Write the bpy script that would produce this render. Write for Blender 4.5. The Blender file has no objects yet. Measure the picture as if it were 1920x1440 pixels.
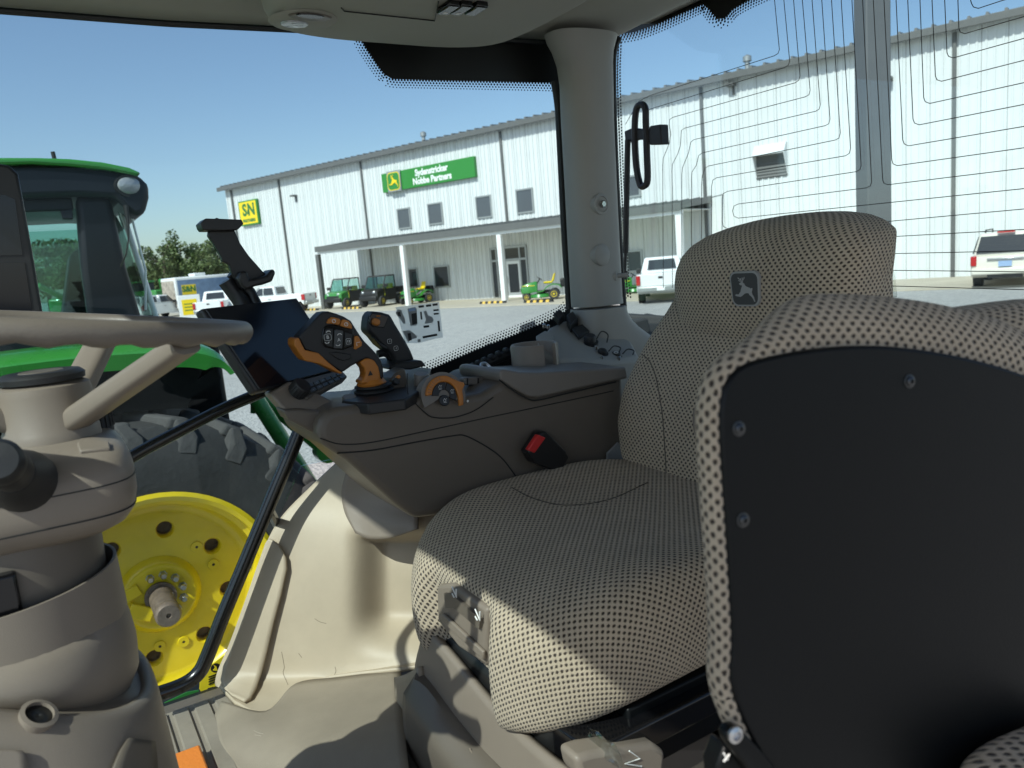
import bpy, bmesh, math, random
from mathutils import Vector, Matrix
random.seed(7)
# ------------------------------------------------------------------ camera, world, sun, exposure
ZC = 2.35                                  # eye height above the gravel (camera stands on the cab step)
F_PX, CXP, CYP = 1440.0, 960.0, 720.0      # photo is 1920 x 1440
YAW, PITCH, ROLL = math.radians(31), math.radians(9.22), math.radians(4.88)
# axes: +X = towards the rear of the tractor, +Y = towards its right side, +Z = up
FW = Vector((math.sin(YAW)*math.cos(PITCH), math.cos(YAW)*math.cos(PITCH), -math.sin(PITCH)))
_rt = Vector((math.cos(YAW), -math.sin(YAW), 0)); _up = _rt.cross(FW)
RT = _rt*math.cos(ROLL) - _up*math.sin(ROLL)
UP = _up*math.cos(ROLL) + _rt*math.sin(ROLL)
scene = bpy.context.scene
COL = scene.collection
cd = bpy.data.cameras.new('camera'); cam = bpy.data.objects.new('camera', cd); COL.objects.link(cam)
cam.matrix_world = Matrix(((RT.x, UP.x, -FW.x, 0), (RT.y, UP.y, -FW.y, 0), (RT.z, UP.z, -FW.z, ZC), (0, 0, 0, 1)))
cd.sensor_width = 36.0; cd.lens = 36.0*F_PX/1920.0; cd.clip_start = 0.02; cd.clip_end = 2000
cd.dof.use_dof = True; cd.dof.focus_distance = 1.45; cd.dof.aperture_fstop = 9
scene.camera = cam
SUN_EL, SUN_AZ = math.radians(46), math.radians(-24)     # azimuth from straight ahead (-X), minus = towards the tractor's left (-Y)
SUN_DIR = Vector((-math.cos(SUN_EL)*math.cos(SUN_AZ), math.cos(SUN_EL)*math.sin(SUN_AZ), math.sin(SUN_EL)))
world = bpy.data.worlds.new('World'); scene.world = world; world.use_nodes = True
wn = world.node_tree.nodes; wl_ = world.node_tree.links
sky = wn.new('ShaderNodeTexSky'); sky.sky_type = 'NISHITA'; sky.sun_disc = False
sky.sun_elevation = SUN_EL; sky.sun_rotation = math.atan2(SUN_DIR.x, SUN_DIR.y)
sky.air_density = 1.0; sky.dust_density = 1.2; sky.ozone_density = 1.6; sky.altitude = 150
wn['Background'].inputs['Strength'].default_value = 0.135
wl_.new(sky.outputs[0], wn['Background'].inputs['Color'])
sd = bpy.data.lights.new('sun', 'SUN'); sun = bpy.data.objects.new('sun', sd); COL.objects.link(sun)
sd.energy = 4.6; sd.angle = math.radians(0.55); sd.color = (1.0, 0.95, 0.86)
sun.rotation_euler = SUN_DIR.to_track_quat('Z', 'Y').to_euler()
sun.location = (0, 0, 40)
vs = scene.view_settings
vs.view_transform = 'Standard'; vs.look = 'None'; vs.gamma = 1.0; vs.use_curve_mapping = False; vs.exposure = 0.08
scene.cycles.max_bounces = 10; scene.cycles.transparent_max_bounces = 24
scene.cycles.sample_clamp_indirect = 6.0

# ------------------------------------------------------------------ pixel helpers (camera at the origin, ground at z = -ZC)
def ray(px, py): return FW + RT*((px-CXP)/F_PX) - UP*((py-CYP)/F_PX)
def onx(px, py, v): d = ray(px, py); return d*(v/d.x)
def ony(px, py, v): d = ray(px, py); return d*(v/d.y)
def onz(px, py, v): d = ray(px, py); return d*(v/d.z)
def atd(px, py, d): return ray(px, py)*d
def V(*a): return Vector(a)
def project(p):
    z = p.dot(FW); return CXP+F_PX*p.dot(RT)/z, CYP-F_PX*p.dot(UP)/z
def smst(x, a, b):
    t = min(1, max(0, (x-a)/(b-a))); return t*t*(3-2*t)

# ------------------------------------------------------------------ mesh builder
class MB:
    def __init__(s): s.v = []; s.f = []; s.uv = {}; s.mi = []; s.cur = 0; s.M = None
    def add(s, co, uv=None):
        co = Vector(co)
        if s.M is not None: co = s.M @ co
        s.v.append(co)
        if uv is not None: s.uv[len(s.v)-1] = uv
        return len(s.v)-1
    def face(s, *i): s.f.append(tuple(i)); s.mi.append(s.cur)
    def box(s, x0, x1, y0, y1, z0, z1):
        n = [s.add((x, y, z)) for z in (z0, z1) for y in (y0, y1) for x in (x0, x1)]
        for q in ((0,2,3,1),(4,5,7,6),(0,1,5,4),(2,6,7,3),(0,4,6,2),(1,3,7,5)): s.face(*[n[k] for k in q])
        return s
    def hexa(s, b, t):          # 4 bottom points, 4 top points (same order)
        n = [s.add(p) for p in list(b)+list(t)]
        for q in ((3,2,1,0),(4,5,6,7),(0,1,5,4),(1,2,6,5),(2,3,7,6),(3,0,4,7)): s.face(*[n[k] for k in q])
        return s
    def loft(s, rings, caps=True, closed=True, uvs=None):
        m = len(rings[0]); ids = []
        for a, r in enumerate(rings):
            ids.append([s.add(p, None if uvs is None else uvs[a][k]) for k, p in enumerate(r)])
        for a in range(len(rings)-1):
            for k in range(m if closed else m-1):
                k2 = (k+1) % m
                s.face(ids[a][k], ids[a][k2], ids[a+1][k2], ids[a+1][k])
        if caps and closed: s.face(*ids[0][::-1]); s.face(*ids[-1])
        return s
    def tube(s, pts, r, seg=10, caps=True, flat=1.0):
        pts = [Vector(p) for p in pts]; rings = []; up0 = None
        for i, p in enumerate(pts):
            t = (pts[min(i+1, len(pts)-1)] - pts[max(i-1, 0)])
            if t.length < 1e-9: t = Vector((0, 0, 1))
            t.normalize()
            if up0 is None:
                up0 = Vector((0, 0, 1)) if abs(t.z) < 0.9 else Vector((1, 0, 0))
            a = (up0 - t*up0.dot(t)).normalized(); b = t.cross(a); up0 = a
            rr = r[i] if isinstance(r, (list, tuple)) else r
            rings.append([p + a*(rr*math.cos(2*math.pi*k/seg)) + b*(rr*flat*math.sin(2*math.pi*k/seg)) for k in range(seg)])
        return s.loft(rings, caps)
    def lathe(s, prof, c, axis=(0, 0, 1), seg=24, caps=True, xdir=None, sq=1.0):
        ax = Vector(axis).normalized(); c = Vector(c)
        x = Vector(xdir) if xdir is not None else (Vector((1, 0, 0)) if abs(ax.x) < 0.9 else Vector((0, 1, 0)))
        x = (x - ax*x.dot(ax)).normalized(); y = ax.cross(x)
        rings = [[c + ax*h + x*(r*math.cos(2*math.pi*k/seg)) + y*(r*sq*math.sin(2*math.pi*k/seg)) for k in range(seg)] for r, h in prof]
        return s.loft(rings, caps)
    def prism(s, poly, off):     # 3-D polygon swept along a vector
        off = Vector(off); n = len(poly)
        a = [s.add(p) for p in poly]; b = [s.add(Vector(p)+off) for p in poly]
        s.face(*a[::-1]); s.face(*b)
        for k in range(n): k2 = (k+1) % n; s.face(a[k], a[k2], b[k2], b[k])
        return s
    def quad(s, a, b, c, d): s.face(*[s.add(p) for p in (a, b, c, d)]); return s
    def poly(s, pts): s.face(*[s.add(p) for p in pts]); return s
    def grid(s, rows, uv=None):  # rows of points -> quads
        ids = [[s.add(p, None if uv is None else uv[i][j]) for j, p in enumerate(r)] for i, r in enumerate(rows)]
        for i in range(len(rows)-1):
            for j in range(len(rows[0])-1): s.face(ids[i][j], ids[i][j+1], ids[i+1][j+1], ids[i+1][j])
        return s

def cr(pts, n, closed=False):    # Catmull-Rom through points (any dimension Vector), n samples per span
    pts = [Vector(p) for p in pts]; out = []; m = len(pts)
    for i in range(m if closed else m-1):
        p0 = pts[(i-1) % m] if (closed or i > 0) else pts[0]*2 - pts[1]
        p1 = pts[i]; p2 = pts[(i+1) % m]
        p3 = pts[(i+2) % m] if (closed or i+2 < m) else pts[-1]*2 - pts[-2]
        for k in range(n):
            t = k/n
            out.append(0.5*((2*p1) + (p2-p0)*t + (2*p0-5*p1+4*p2-p3)*t*t + (3*p1-p0-3*p2+p3)*t*t*t))
    if not closed: out.append(pts[-1])
    return out
def patch(ctrl, nu=5, nv=5):     # control grid -> smooth grid rows
    rows = [cr(r, nu) for r in ctrl]
    cols = [cr([r[j] for r in rows], nv) for j in range(len(rows[0]))]
    return [[c[i] for c in cols] for i in range(len(cols[0]))]
def rrect(w, h, r, n=5):         # rounded rectangle outline, centred
    o = []
    for cx, cy, a0 in ((w/2-r, h/2-r, 0), (-w/2+r, h/2-r, 90), (-w/2+r, -h/2+r, 180), (w/2-r, -h/2+r, 270)):
        for k in range(n+1):
            a = math.radians(a0+90*k/n); o.append((cx+r*math.cos(a), cy+r*math.sin(a)))
    return o

GLOB = set()
def link(o, parent):
    COL.objects.link(o)
    if parent is not None:
        o.parent = parent
        if parent.name in GLOB: o.location = -parent.location
    return o
def thing(name, label, cat, loc=(0, 0, 0), rotz=0.0, group=None, glob=False):
    o = bpy.data.objects.new(name, None); COL.objects.link(o)
    o.empty_display_size = 0.1
    o.location = loc; o.rotation_euler = (0, 0, rotz)
    tag(o, label, cat, group)
    if glob: GLOB.add(o.name)
    return o
def tag(o, label=None, cat=None, group=None, kind=None):
    if label: o['label'] = label
    if cat: o['category'] = cat
    if group: o['group'] = group
    if kind: o['kind'] = kind
    return o
def mk(name, mb, mats, parent=None, bevel=0.0, sub=0, smooth=40, seg=2, solid=0.0):
    me = bpy.data.meshes.new(name)
    me.from_pydata([tuple(v) for v in mb.v], [], mb.f)
    mats = mats if isinstance(mats, (list, tuple)) else [mats]
    for m in mats: me.materials.append(m)
    if len(mats) > 1:
        for p, i in zip(me.polygons, mb.mi): p.material_index = i
    if mb.uv:
        ul = me.uv_layers.new(name='UVMap')
        for l in me.loops:
            if l.vertex_index in mb.uv: ul.data[l.index].uv = mb.uv[l.vertex_index]
    bm = bmesh.new(); bm.from_mesh(me)
    bmesh.ops.recalc_face_normals(bm, faces=bm.faces); bm.to_mesh(me); bm.free()
    if smooth:
        for p in me.polygons: p.use_smooth = True
        me.set_sharp_from_angle(angle=math.radians(smooth))
    o = bpy.data.objects.new(name, me); link(o, parent)
    if solid:
        m = o.modifiers.new('solid', 'SOLIDIFY'); m.thickness = solid; m.offset = -1
    if bevel:
        m = o.modifiers.new('bevel', 'BEVEL'); m.width = bevel; m.segments = seg; m.limit_method = 'ANGLE'; m.angle_limit = math.radians(35)
        m.harden_normals = False
    if sub:
        m = o.modifiers.new('sub', 'SUBSURF'); m.levels = sub; m.render_levels = sub
    return o
def inst(src, name, parent=None, loc=None, rot=None, scale=None):
    o = src.copy(); o.name = name; COL.objects.link(o); o.parent = parent
    if loc is not None: o.location = loc
    if rot is not None: o.rotation_euler = rot
    if scale is not None: o.scale = scale
    return o
def copy_tree(o, parent=None):
    c = o.copy(); COL.objects.link(c); c.parent = parent
    for ch in list(o.children): copy_tree(ch, c)
    return c
def lettering(name, body, mat, parent, M, size, align='CENTER', depth=0.004, bold=0.0, sx=1.0):
    cu = bpy.data.curves.new(name, 'FONT'); cu.body = body; cu.size = size; cu.align_x = align; cu.align_y = 'CENTER'
    cu.extrude = depth; cu.offset = bold; cu.resolution_u = 3
    t = bpy.data.objects.new(name+'_c', cu); COL.objects.link(t)
    dg = bpy.context.evaluated_depsgraph_get(); me = bpy.data.meshes.new_from_object(t.evaluated_get(dg))
    bpy.data.objects.remove(t); bpy.data.curves.remove(cu)
    me.transform(M @ Matrix.Diagonal((sx, 1, 1, 1))); me.materials.clear(); me.materials.append(mat)
    o = bpy.data.objects.new(name, me); link(o, parent); return o

# ------------------------------------------------------------------ materials
MATS = {}
def mat(name, col, rough=0.5, metal=0.0, bump=0.0, bscale=200.0, var=0.0, vscale=4.0, coat=0.0, spec=0.5, tr=0.0, emis=None, bdist=0.002):
    m = bpy.data.materials.new(name); m.use_nodes = True; nt = m.node_tree; b = nt.nodes['Principled BSDF']
    b.inputs['Base Color'].default_value = (*col, 1); b.inputs['Roughness'].default_value = rough
    b.inputs['Metallic'].default_value = metal; b.inputs['Specular IOR Level'].default_value = spec
    if coat: b.inputs['Coat Weight'].default_value = coat; b.inputs['Coat Roughness'].default_value = 0.06
    tc = None
    if bump or var: tc = nt.nodes.new('ShaderNodeTexCoord')
    if bump:
        n = nt.nodes.new('ShaderNodeTexNoise'); n.inputs['Scale'].default_value = bscale; n.inputs['Detail'].default_value = 3
        nt.links.new(tc.outputs['Object'], n.inputs['Vector'])
        bp = nt.nodes.new('ShaderNodeBump'); bp.inputs['Strength'].default_value = bump; bp.inputs['Distance'].default_value = bdist
        nt.links.new(n.outputs[0], bp.inputs['Height']); nt.links.new(bp.outputs[0], b.inputs['Normal'])
    if var:
        n = nt.nodes.new('ShaderNodeTexNoise'); n.inputs['Scale'].default_value = vscale; n.inputs['Detail'].default_value = 6
        n.inputs['Roughness'].default_value = 0.65
        nt.links.new(tc.outputs['Object'], n.inputs['Vector'])
        r = nt.nodes.new('ShaderNodeMapRange'); r.inputs[1].default_value = 0.3; r.inputs[2].default_value = 0.7
        r.inputs[3].default_value = 1-var; r.inputs[4].default_value = 1+var
        nt.links.new(n.outputs[0], r.inputs[0])
        mx = nt.nodes.new('ShaderNodeVectorMath'); mx.operation = 'SCALE'; mx.inputs[0].default_value = col
        nt.links.new(r.outputs[0], mx.inputs['Scale']); nt.links.new(mx.outputs[0], b.inputs['Base Color'])
        r2 = nt.nodes.new('ShaderNodeMapRange'); r2.inputs[3].default_value = max(0.02, rough-0.10); r2.inputs[4].default_value = min(1, rough+0.10)
        nt.links.new(n.outputs[0], r2.inputs[0]); nt.links.new(r2.outputs[0], b.inputs['Roughness'])
    MATS[name] = m; return m
def glassmat(name, tint, ior=1.45, rough=0.0, dirt=0.0):
    m = bpy.data.materials.new(name); m.use_nodes = True; nt = m.node_tree; nt.nodes.remove(nt.nodes['Principled BSDF'])
    out = nt.nodes['Material Output']; t = nt.nodes.new('ShaderNodeBsdfTransparent'); t.inputs[0].default_value = (*tint, 1)
    g = nt.nodes.new('ShaderNodeBsdfGlossy'); g.inputs['Roughness'].default_value = rough; g.inputs[0].default_value = (0.9, 0.95, 0.95, 1)
    ge = nt.nodes.new('ShaderNodeNewGeometry'); dt = nt.nodes.new('ShaderNodeVectorMath'); dt.operation = 'DOT_PRODUCT'
    nt.links.new(ge.outputs['Normal'], dt.inputs[0]); nt.links.new(ge.outputs['Incoming'], dt.inputs[1])
    def mth(op, a, b):
        n_ = nt.nodes.new('ShaderNodeMath'); n_.operation = op; n_.use_clamp = False
        for i_, v_ in enumerate((a, b)):
            if isinstance(v_, (int, float)): n_.inputs[i_].default_value = v_
            elif v_ is not None: nt.links.new(v_, n_.inputs[i_])
        return n_.outputs[0]
    f0 = ((ior-1)/(ior+1))**2
    fac = mth('ADD', f0, mth('MULTIPLY', 1-f0, mth('POWER', mth('SUBTRACT', 1.0, mth('ABSOLUTE', dt.outputs['Value'], None)), 5.0)))
    mx = nt.nodes.new('ShaderNodeMixShader'); nt.links.new(fac, mx.inputs[0]); nt.links.new(t.outputs[0], mx.inputs[1]); nt.links.new(g.outputs[0], mx.inputs[2])
    last = mx
    if dirt:
        d = nt.nodes.new('ShaderNodeBsdfDiffuse'); d.inputs[0].default_value = (0.5, 0.5, 0.47, 1)
        tc = nt.nodes.new('ShaderNodeTexCoord'); n = nt.nodes.new('ShaderNodeTexNoise'); n.inputs['Scale'].default_value = 3; n.inputs['Detail'].default_value = 8
        nt.links.new(tc.outputs['Object'], n.inputs['Vector'])
        r = nt.nodes.new('ShaderNodeMapRange'); r.inputs[1].default_value = 0.4; r.inputs[2].default_value = 0.75; r.inputs[4].default_value = dirt
        nt.links.new(n.outputs[0], r.inputs[0])
        m2 = nt.nodes.new('ShaderNodeMixShader'); nt.links.new(r.outputs[0], m2.inputs[0]); nt.links.new(mx.outputs[0], m2.inputs[1]); nt.links.new(d.outputs[0], m2.inputs[2]); last = m2
    nt.links.new(last.outputs[0], out.inputs['Surface']); MATS[name] = m; return m
M_ = MATS
# outdoors
mat('white_panel', (0.69, 0.715, 0.71), 0.42, var=0.05, vscale=0.8)
mat('white_paint', (0.80, 0.81, 0.80), 0.25, coat=0.6)
mat('cream_paint', (0.74, 0.70, 0.60), 0.25, coat=0.6)
mat('trim_grey', (0.12, 0.122, 0.118), 0.5, var=0.06)
mat('panel_joint', (0.30, 0.31, 0.31), 0.6)
mat('roof_grey', (0.17, 0.17, 0.165), 0.45, var=0.08)
mat('soffit', (0.62, 0.63, 0.62), 0.6)
mat('dark_glass', (0.025, 0.03, 0.035), 0.06, spec=0.6)
mat('blind_glass', (0.085, 0.095, 0.11), 0.12)
mat('alu', (0.42, 0.43, 0.42), 0.35, 0.6)
mat('concrete', (0.47, 0.42, 0.33), 0.85, bump=0.4, bscale=25, var=0.12, vscale=0.6, bdist=0.02)
mat('sign_green', (0.03, 0.23, 0.035), 0.4)
mat('sign_yellow', (0.85, 0.62, 0.01), 0.4)
mat('sign_white', (0.85, 0.86, 0.85), 0.4)
mat('letter_green', (0.025, 0.17, 0.04), 0.45)
mat('plain_black', (0.012, 0.012, 0.012), 0.45)
mat('block_yellow', (0.70, 0.45, 0.08), 0.7, var=0.1)
mat('tractor_green', (0.035, 0.22, 0.035), 0.28, coat=0.5, var=0.04)
mat('tractor_yellow', (0.74, 0.56, 0.012), 0.34, coat=0.35, var=0.10, vscale=5)
mat('rubber', (0.035, 0.036, 0.037), 0.75, bump=0.4, bscale=60, var=0.3, vscale=5, bdist=0.003)
mat('dusty_sunlit_lug', (0.060, 0.060, 0.059), 0.85, bump=0.6, bscale=40, var=0.45, vscale=4, bdist=0.004)  # dust grey, lifted so the lug tops carry their sunlit tone
mat('dusty_rubber', (0.032, 0.033, 0.033), 0.8, bump=0.5, bscale=40, var=0.35, vscale=3, bdist=0.004)
mat('black_plastic', (0.012, 0.012, 0.013), 0.38, bump=0.15, bscale=500)
mat('satin_black', (0.0035, 0.0042, 0.0048), 0.42, bump=0.2, bscale=600, bdist=0.0005, spec=0.2, var=0.1, vscale=3)
mat('cab_black', (0.008, 0.011, 0.016), 0.42, var=0.1, spec=0.25)
mat('steel', (0.55, 0.55, 0.56), 0.3, 1.0, var=0.1, vscale=30)
mat('rusty_steel', (0.21, 0.165, 0.135), 0.55, 0.5, bump=0.3, bscale=120, var=0.35, vscale=22)
mat('rust', (0.22, 0.15, 0.11), 0.7, 0.2, var=0.4, vscale=30)
mat('lamp_lens', (0.36, 0.38, 0.39), 0.12, 0.3, bump=0.8, bscale=90, bdist=0.004)
mat('tail_red', (0.45, 0.012, 0.015), 0.2, coat=0.5)
mat('plate_blue', (0.30, 0.42, 0.62), 0.5)
mat('trailer_blue', (0.14, 0.22, 0.36), 0.4, var=0.25, vscale=1.5)
mat('trailer_art', (0.40, 0.34, 0.28), 0.4, var=0.6, vscale=3)
mat('bark', (0.11, 0.085, 0.06), 0.9, bump=0.6, bscale=30, var=0.25)
mat('leaf_a', (0.060, 0.100, 0.024), 0.6, var=0.3, vscale=0.6)
mat('leaf_b', (0.085, 0.125, 0.034), 0.6, var=0.3, vscale=0.6)
mat('leaf_c', (0.115, 0.145, 0.045), 0.6, var=0.3, vscale=0.6)
mat('pole_grey', (0.13, 0.135, 0.14), 0.5, var=0.05)
glassmat('cab_glass', (0.885, 0.958, 0.972), 1.2, dirt=0.004)
glassmat('rear_glass', (0.87, 0.95, 0.965), 1.5, dirt=0.004)
glassmat('far_glass', (0.70, 0.86, 0.82), 1.6)

def groundmat():
    m = bpy.data.materials.new('gravel'); m.use_nodes = True; nt = m.node_tree; b = nt.nodes['Principled BSDF']
    b.inputs['Roughness'].default_value = 0.95
    tc = nt.nodes.new('ShaderNodeTexCoord')
    def noise(s, d, rgh=0.6):
        n = nt.nodes.new('ShaderNodeTexNoise'); n.inputs['Scale'].default_value = s; n.inputs['Detail'].default_value = d; n.inputs['Roughness'].default_value = rgh
        nt.links.new(tc.outputs['Object'], n.inputs['Vector']); return n
    big = noise(0.12, 5); mid = noise(3.0, 8, 0.75)
    vo = nt.nodes.new('ShaderNodeTexVoronoi'); vo.inputs['Scale'].default_value = 22; nt.links.new(tc.outputs['Object'], vo.inputs['Vector'])
    r1 = nt.nodes.new('ShaderNodeValToRGB'); r1.color_ramp.elements[0].position = 0.25; r1.color_ramp.elements[1].position = 0.75
    r1.color_ramp.elements[0].color = (0.40, 0.395, 0.375, 1); r1.color_ramp.elements[1].color = (0.60, 0.59, 0.56, 1)
    nt.links.new(mid.outputs[0], r1.inputs[0])
    mx = nt.nodes.new('ShaderNodeMix'); mx.data_type = 'RGBA'; mx.blend_type = 'MULTIPLY'; mx.inputs[0].default_value = 0.55
    nt.links.new(r1.outputs[0], mx.inputs[6])
    r2 = nt.nodes.new('ShaderNodeMapRange'); r2.inputs[1].default_value = 0.0; r2.inputs[2].default_value = 1.0; r2.inputs[3].default_value = 0.6; r2.inputs[4].default_value = 1.25
    nt.links.new(vo.outputs['Color'], r2.inputs[0]); nt.links.new(r2.outputs[0], mx.inputs[7])
    mx2 = nt.nodes.new('ShaderNodeMix'); mx2.data_type = 'RGBA'; mx2.blend_type = 'MULTIPLY'; mx2.inputs[0].default_value = 0.35
    nt.links.new(mx.outputs[2], mx2.inputs[6]); nt.links.new(big.outputs[0], mx2.inputs[7])
    nt.links.new(mx2.outputs[2], b.inputs['Base Color'])
    bp = nt.nodes.new('ShaderNodeBump'); bp.inputs['Strength'].default_value = 0.8; bp.inputs['Distance'].default_value = 0.03
    nt.links.new(vo.outputs['Distance'], bp.inputs['Height']); nt.links.new(bp.outputs[0], b.inputs['Normal'])
    MATS['gravel'] = m
groundmat()
# ================================================================== SETTING
g = MB(); S = 500
g.grid([[V(-S+2*S*i/20, -S+2*S*j/20, -ZC) for i in range(21)] for j in range(21)])
tag(mk('gravel_ground', g, M_['gravel'], smooth=0), kind='structure')

# ------------------------------------------------------------------ dealership building, in its own frame: x along the wall to the right, y into it, z up
BA = math.radians(-20.4); BD = 37.0
BN = Vector((math.cos(BA), -math.sin(BA), 0)); BR = Vector((-math.sin(BA), -math.cos(BA), 0))
BROT = math.atan2(BR.y, BR.x)
def WP(px, py, out=0.0):
    d = ray(px, py); P = d*((BD-out)/d.dot(BN)); return P.dot(BR), P.z+ZC
def GP(px, py):
    P = onz(px, py, -ZC); return P
def bw(s, y, z=0.0): return BN*(BD+y) + BR*s + Vector((0, 0, z-ZC))
BH = 10.0; S0 = -57.6; S1 = 14.0
bld = thing('dealership_building', 'long white metal-clad workshop building with grey trim and covered entrance', 'building', BN*BD+Vector((0, 0, -ZC)), BROT)
def panel_mesh(w, h):
    # ribbed sheet, rib every third of its width, 28 mm deep
    m = MB(); prof = []; n = 3
    for k in range(n):
        x = w*k/n; p = w/n
        prof += [(x, 0), (x+p*0.34, 0), (x+p*0.38, -0.045), (x+p*0.62, -0.045), (x+p*0.66, 0), (x+p*.80, 0), (x+p*.82, -.008), (x+p*.86, -.008), (x+p*.88, 0)]
    prof.append((w, 0))
    rows = [[V(x+0.002, y, z) for x, y in prof] for z in (0.0, h)]
    m.grid(rows); return m
PW = 0.9
npan = int((S1-S0)/PW)
src = mk('wall_panel', panel_mesh(PW-0.022, BH-0.05), M_['white_panel'], bld, smooth=20)
src.location = (S0, 0, 0.0)
for k in range(1, npan): inst(src, 'wall_panel', bld, (S0+k*PW, 0, 0.0))
m = MB(); m.box(S0, S1, 0.03, 24, 0.0, BH-0.02); mk('wall_core', m, M_['panel_joint'], bld, smooth=0)
m = MB(); m.box(S0-0.12, S0-0.002, -0.06, 24, 0, BH-0.06); mk('corner_trim', m, M_['white_panel'], bld, smooth=0)
m = MB(); m.prism([V(S0-0.5, -0.45, BH), V(S0-0.5, 12, BH+1.0), V(S0-0.5, 24.4, BH), V(S0-0.5, 24.4, BH-0.12), V(S0-0.5, -0.45, BH-0.12)], (S1-S0+1, 0, 0)); mk('roof', m, M_['roof_grey'], bld, smooth=0)
m = MB(); m.box(S0-0.52, S1, -0.56, -0.452, BH-0.24, BH+0.06); mk('gutter', m, M_['trim_grey'], bld, bevel=0.02)
rib = MB(); rib.prism([V(-0.07, 0, 0), V(0.07, 0, 0), V(0.035, 0, 0.13), V(-0.035, 0, 0.13)], (0, 3.0, 0.25))
ribo = mk('roof_rib', rib, M_['roof_grey'], bld, smooth=0); ribo.location = (S0, -0.5, BH+0.04)
for k in range(1, int((S1-S0)/0.62)): inst(ribo, 'roof_rib', bld, (S0+k*0.62, -0.5, BH+0.04))
for (px, py, z0) in ((433, 362, 0.0), (521, 337, 0.0), (675, 305, 0.0), (937, 245, 4.3), (1313, 160, 0.0), (1790, 55, 0.0)):
    s, z = WP(px, py, 0.1)
    m = MB(); m.box(s-0.07, s+0.07, -0.15, -0.035, z0, BH-0.25); 
    mk('downspout', m, M_['trim_grey'], bld, bevel=0.02)
def window(x0, x1, z0, z1, glass, fw=0.09, name='window'):
    m = MB()
    m.box(x0, x1, -0.10, -0.034, z0, z0+fw); m.box(x0, x1, -0.10, -0.034, z1-fw, z1)
    m.box(x0, x0+fw, -0.098, -0.034, z0+fw, z1-fw); m.box(x1-fw, x1, -0.098, -0.034, z0+fw, z1-fw)
    f = mk(name, m, M_['alu'], bld, smooth=0)
    m = MB(); m.box(x0+fw, x1-fw, -0.062, -0.034, z0+fw, z1-fw); mk('pane', m, M_[glass], f, smooth=0)
    return f
for (a, b, c, d) in ((745, 390, 773, 429.5), (802, 380.5, 833, 421), (892, 367, 925, 409), (967.5, 354, 1003, 399.5)):
    s0, z1 = WP(a, b+2); s1, z0 = WP(c, d-2); window(s0, s1, z0, z1, 'blind_glass')
s0, z1 = WP(1176, 330); s1, z0 = WP(1203, 368); window(s0, s1, z0, z1, 'blind_glass')
for (a, b, c, d) in ((766, 503, 787, 538), (813, 499, 846, 538)):
    s0, z1 = WP(a, b); s1, z0 = WP(c, d); window(s0, s1, z0, z1, 'dark_glass')
s0, z1 = WP(1176, 470); s1, z0 = WP(1207, 509); window(s0, s1, z0, z1, 'dark_glass')
# storefront door
s0, z1 = WP(921, 465); s1, _ = WP(987, 464)
dr = MB(); w = s1-s0
for x in (0, 0.16*w, 0.40*w, 0.82*w, w): dr.box(s0+x-0.05, s0+x+0.05, -0.12, -0.034, 0.0, z1)
dr.box(s0-0.05, s1+0.05, -0.13, -0.034, z1-0.12, z1); dr.box(s0-0.05, s1+0.05, -0.13, -0.034, 2.25, 2.37)
do = mk('entrance_frame', dr, M_['alu'], bld, smooth=0)
for (x0, x1, za, zb) in ((0, .16, .1, 2.25), (.16, .40, .1, 2.25), (.82, 1, .1, 2.25), (0, .16, 2.37, z1-.12), (.16, .82, 2.37, z1-.12), (.82, 1, 2.37, z1-.12)):
    m = MB(); m.box(s0+x0*w+.05, s0+x1*w-.05, -.07, -.034, za, zb); mk('pane', m, M_['dark_glass'], do, smooth=0)
m = MB(); x0, x1 = s0+.40*w+.055, s0+.82*w-.055
m.box(x0, x0+.13, -.10, -.036, .02, 2.23); m.box(x1-.13, x1, -.10, -.036, .02, 2.23); m.box(x0+.13, x1-.13, -.10, -.036, .02, .34); m.box(x0+.13, x1-.13, -.10, -.036, 2.05, 2.23)
dl = mk('entrance_door', m, M_['sign_white'], bld, smooth=0)
m = MB(); m.box(x0+.13, x1-.13, -.075, -.04, .34, 2.05); mk('pane', m, M_['dark_glass'], dl, smooth=0)
m = MB(); m.tube([V(x0+.07, -.16, .9), V(x0+.07, -.16, 1.3)], 0.02); mk('handle', m, M_['steel'], dl)
# covered walk along the entrance
CD = 3.6
cs0 = WP(594, 476, CD)[0]; cs1 = WP(1276, 392, CD)[0]
m = MB(); m.prism([V(cs0, 0.0, 4.55), V(cs0, -CD, 4.18), V(cs0, -CD, 3.98), V(cs0, 0.0, 4.28)], (cs1-cs0, 0, 0)); can = mk('canopy_roof', m, M_['roof_grey'], bld, smooth=0)
m = MB(); m.box(cs0-0.05, cs1+0.05, -CD-0.09, -CD-0.002, 3.90, 4.25); mk('fascia', m, M_['trim_grey'], can, smooth=0)
m = MB(); m.box(cs0+0.1, cs1-0.1, -CD+0.05, -0.05, 3.93, 3.975); mk('soffit', m, M_['soffit'], can, smooth=0)
m = MB(); m.box(cs0+0.02, cs1-0.02, -CD+0.06, -CD+0.30, 3.74, 3.925); mk('beam', m, M_['white_paint'], can, smooth=0)
cr_ = MB(); cr_.box(-0.03, 0.03, -CD-0.02, -0.03, 0, 0.05)
for k in range(46):
    if k == 0: co = mk('canopy_rib', cr_, M_['roof_grey'], bld, smooth=0)
    else: co = inst(co, 'canopy_rib', bld)
    co.rotation_euler = (math.atan2(0.37, CD), 0, 0); co.location = (cs0+0.1+k*0.6, 0.0, 4.555)
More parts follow.
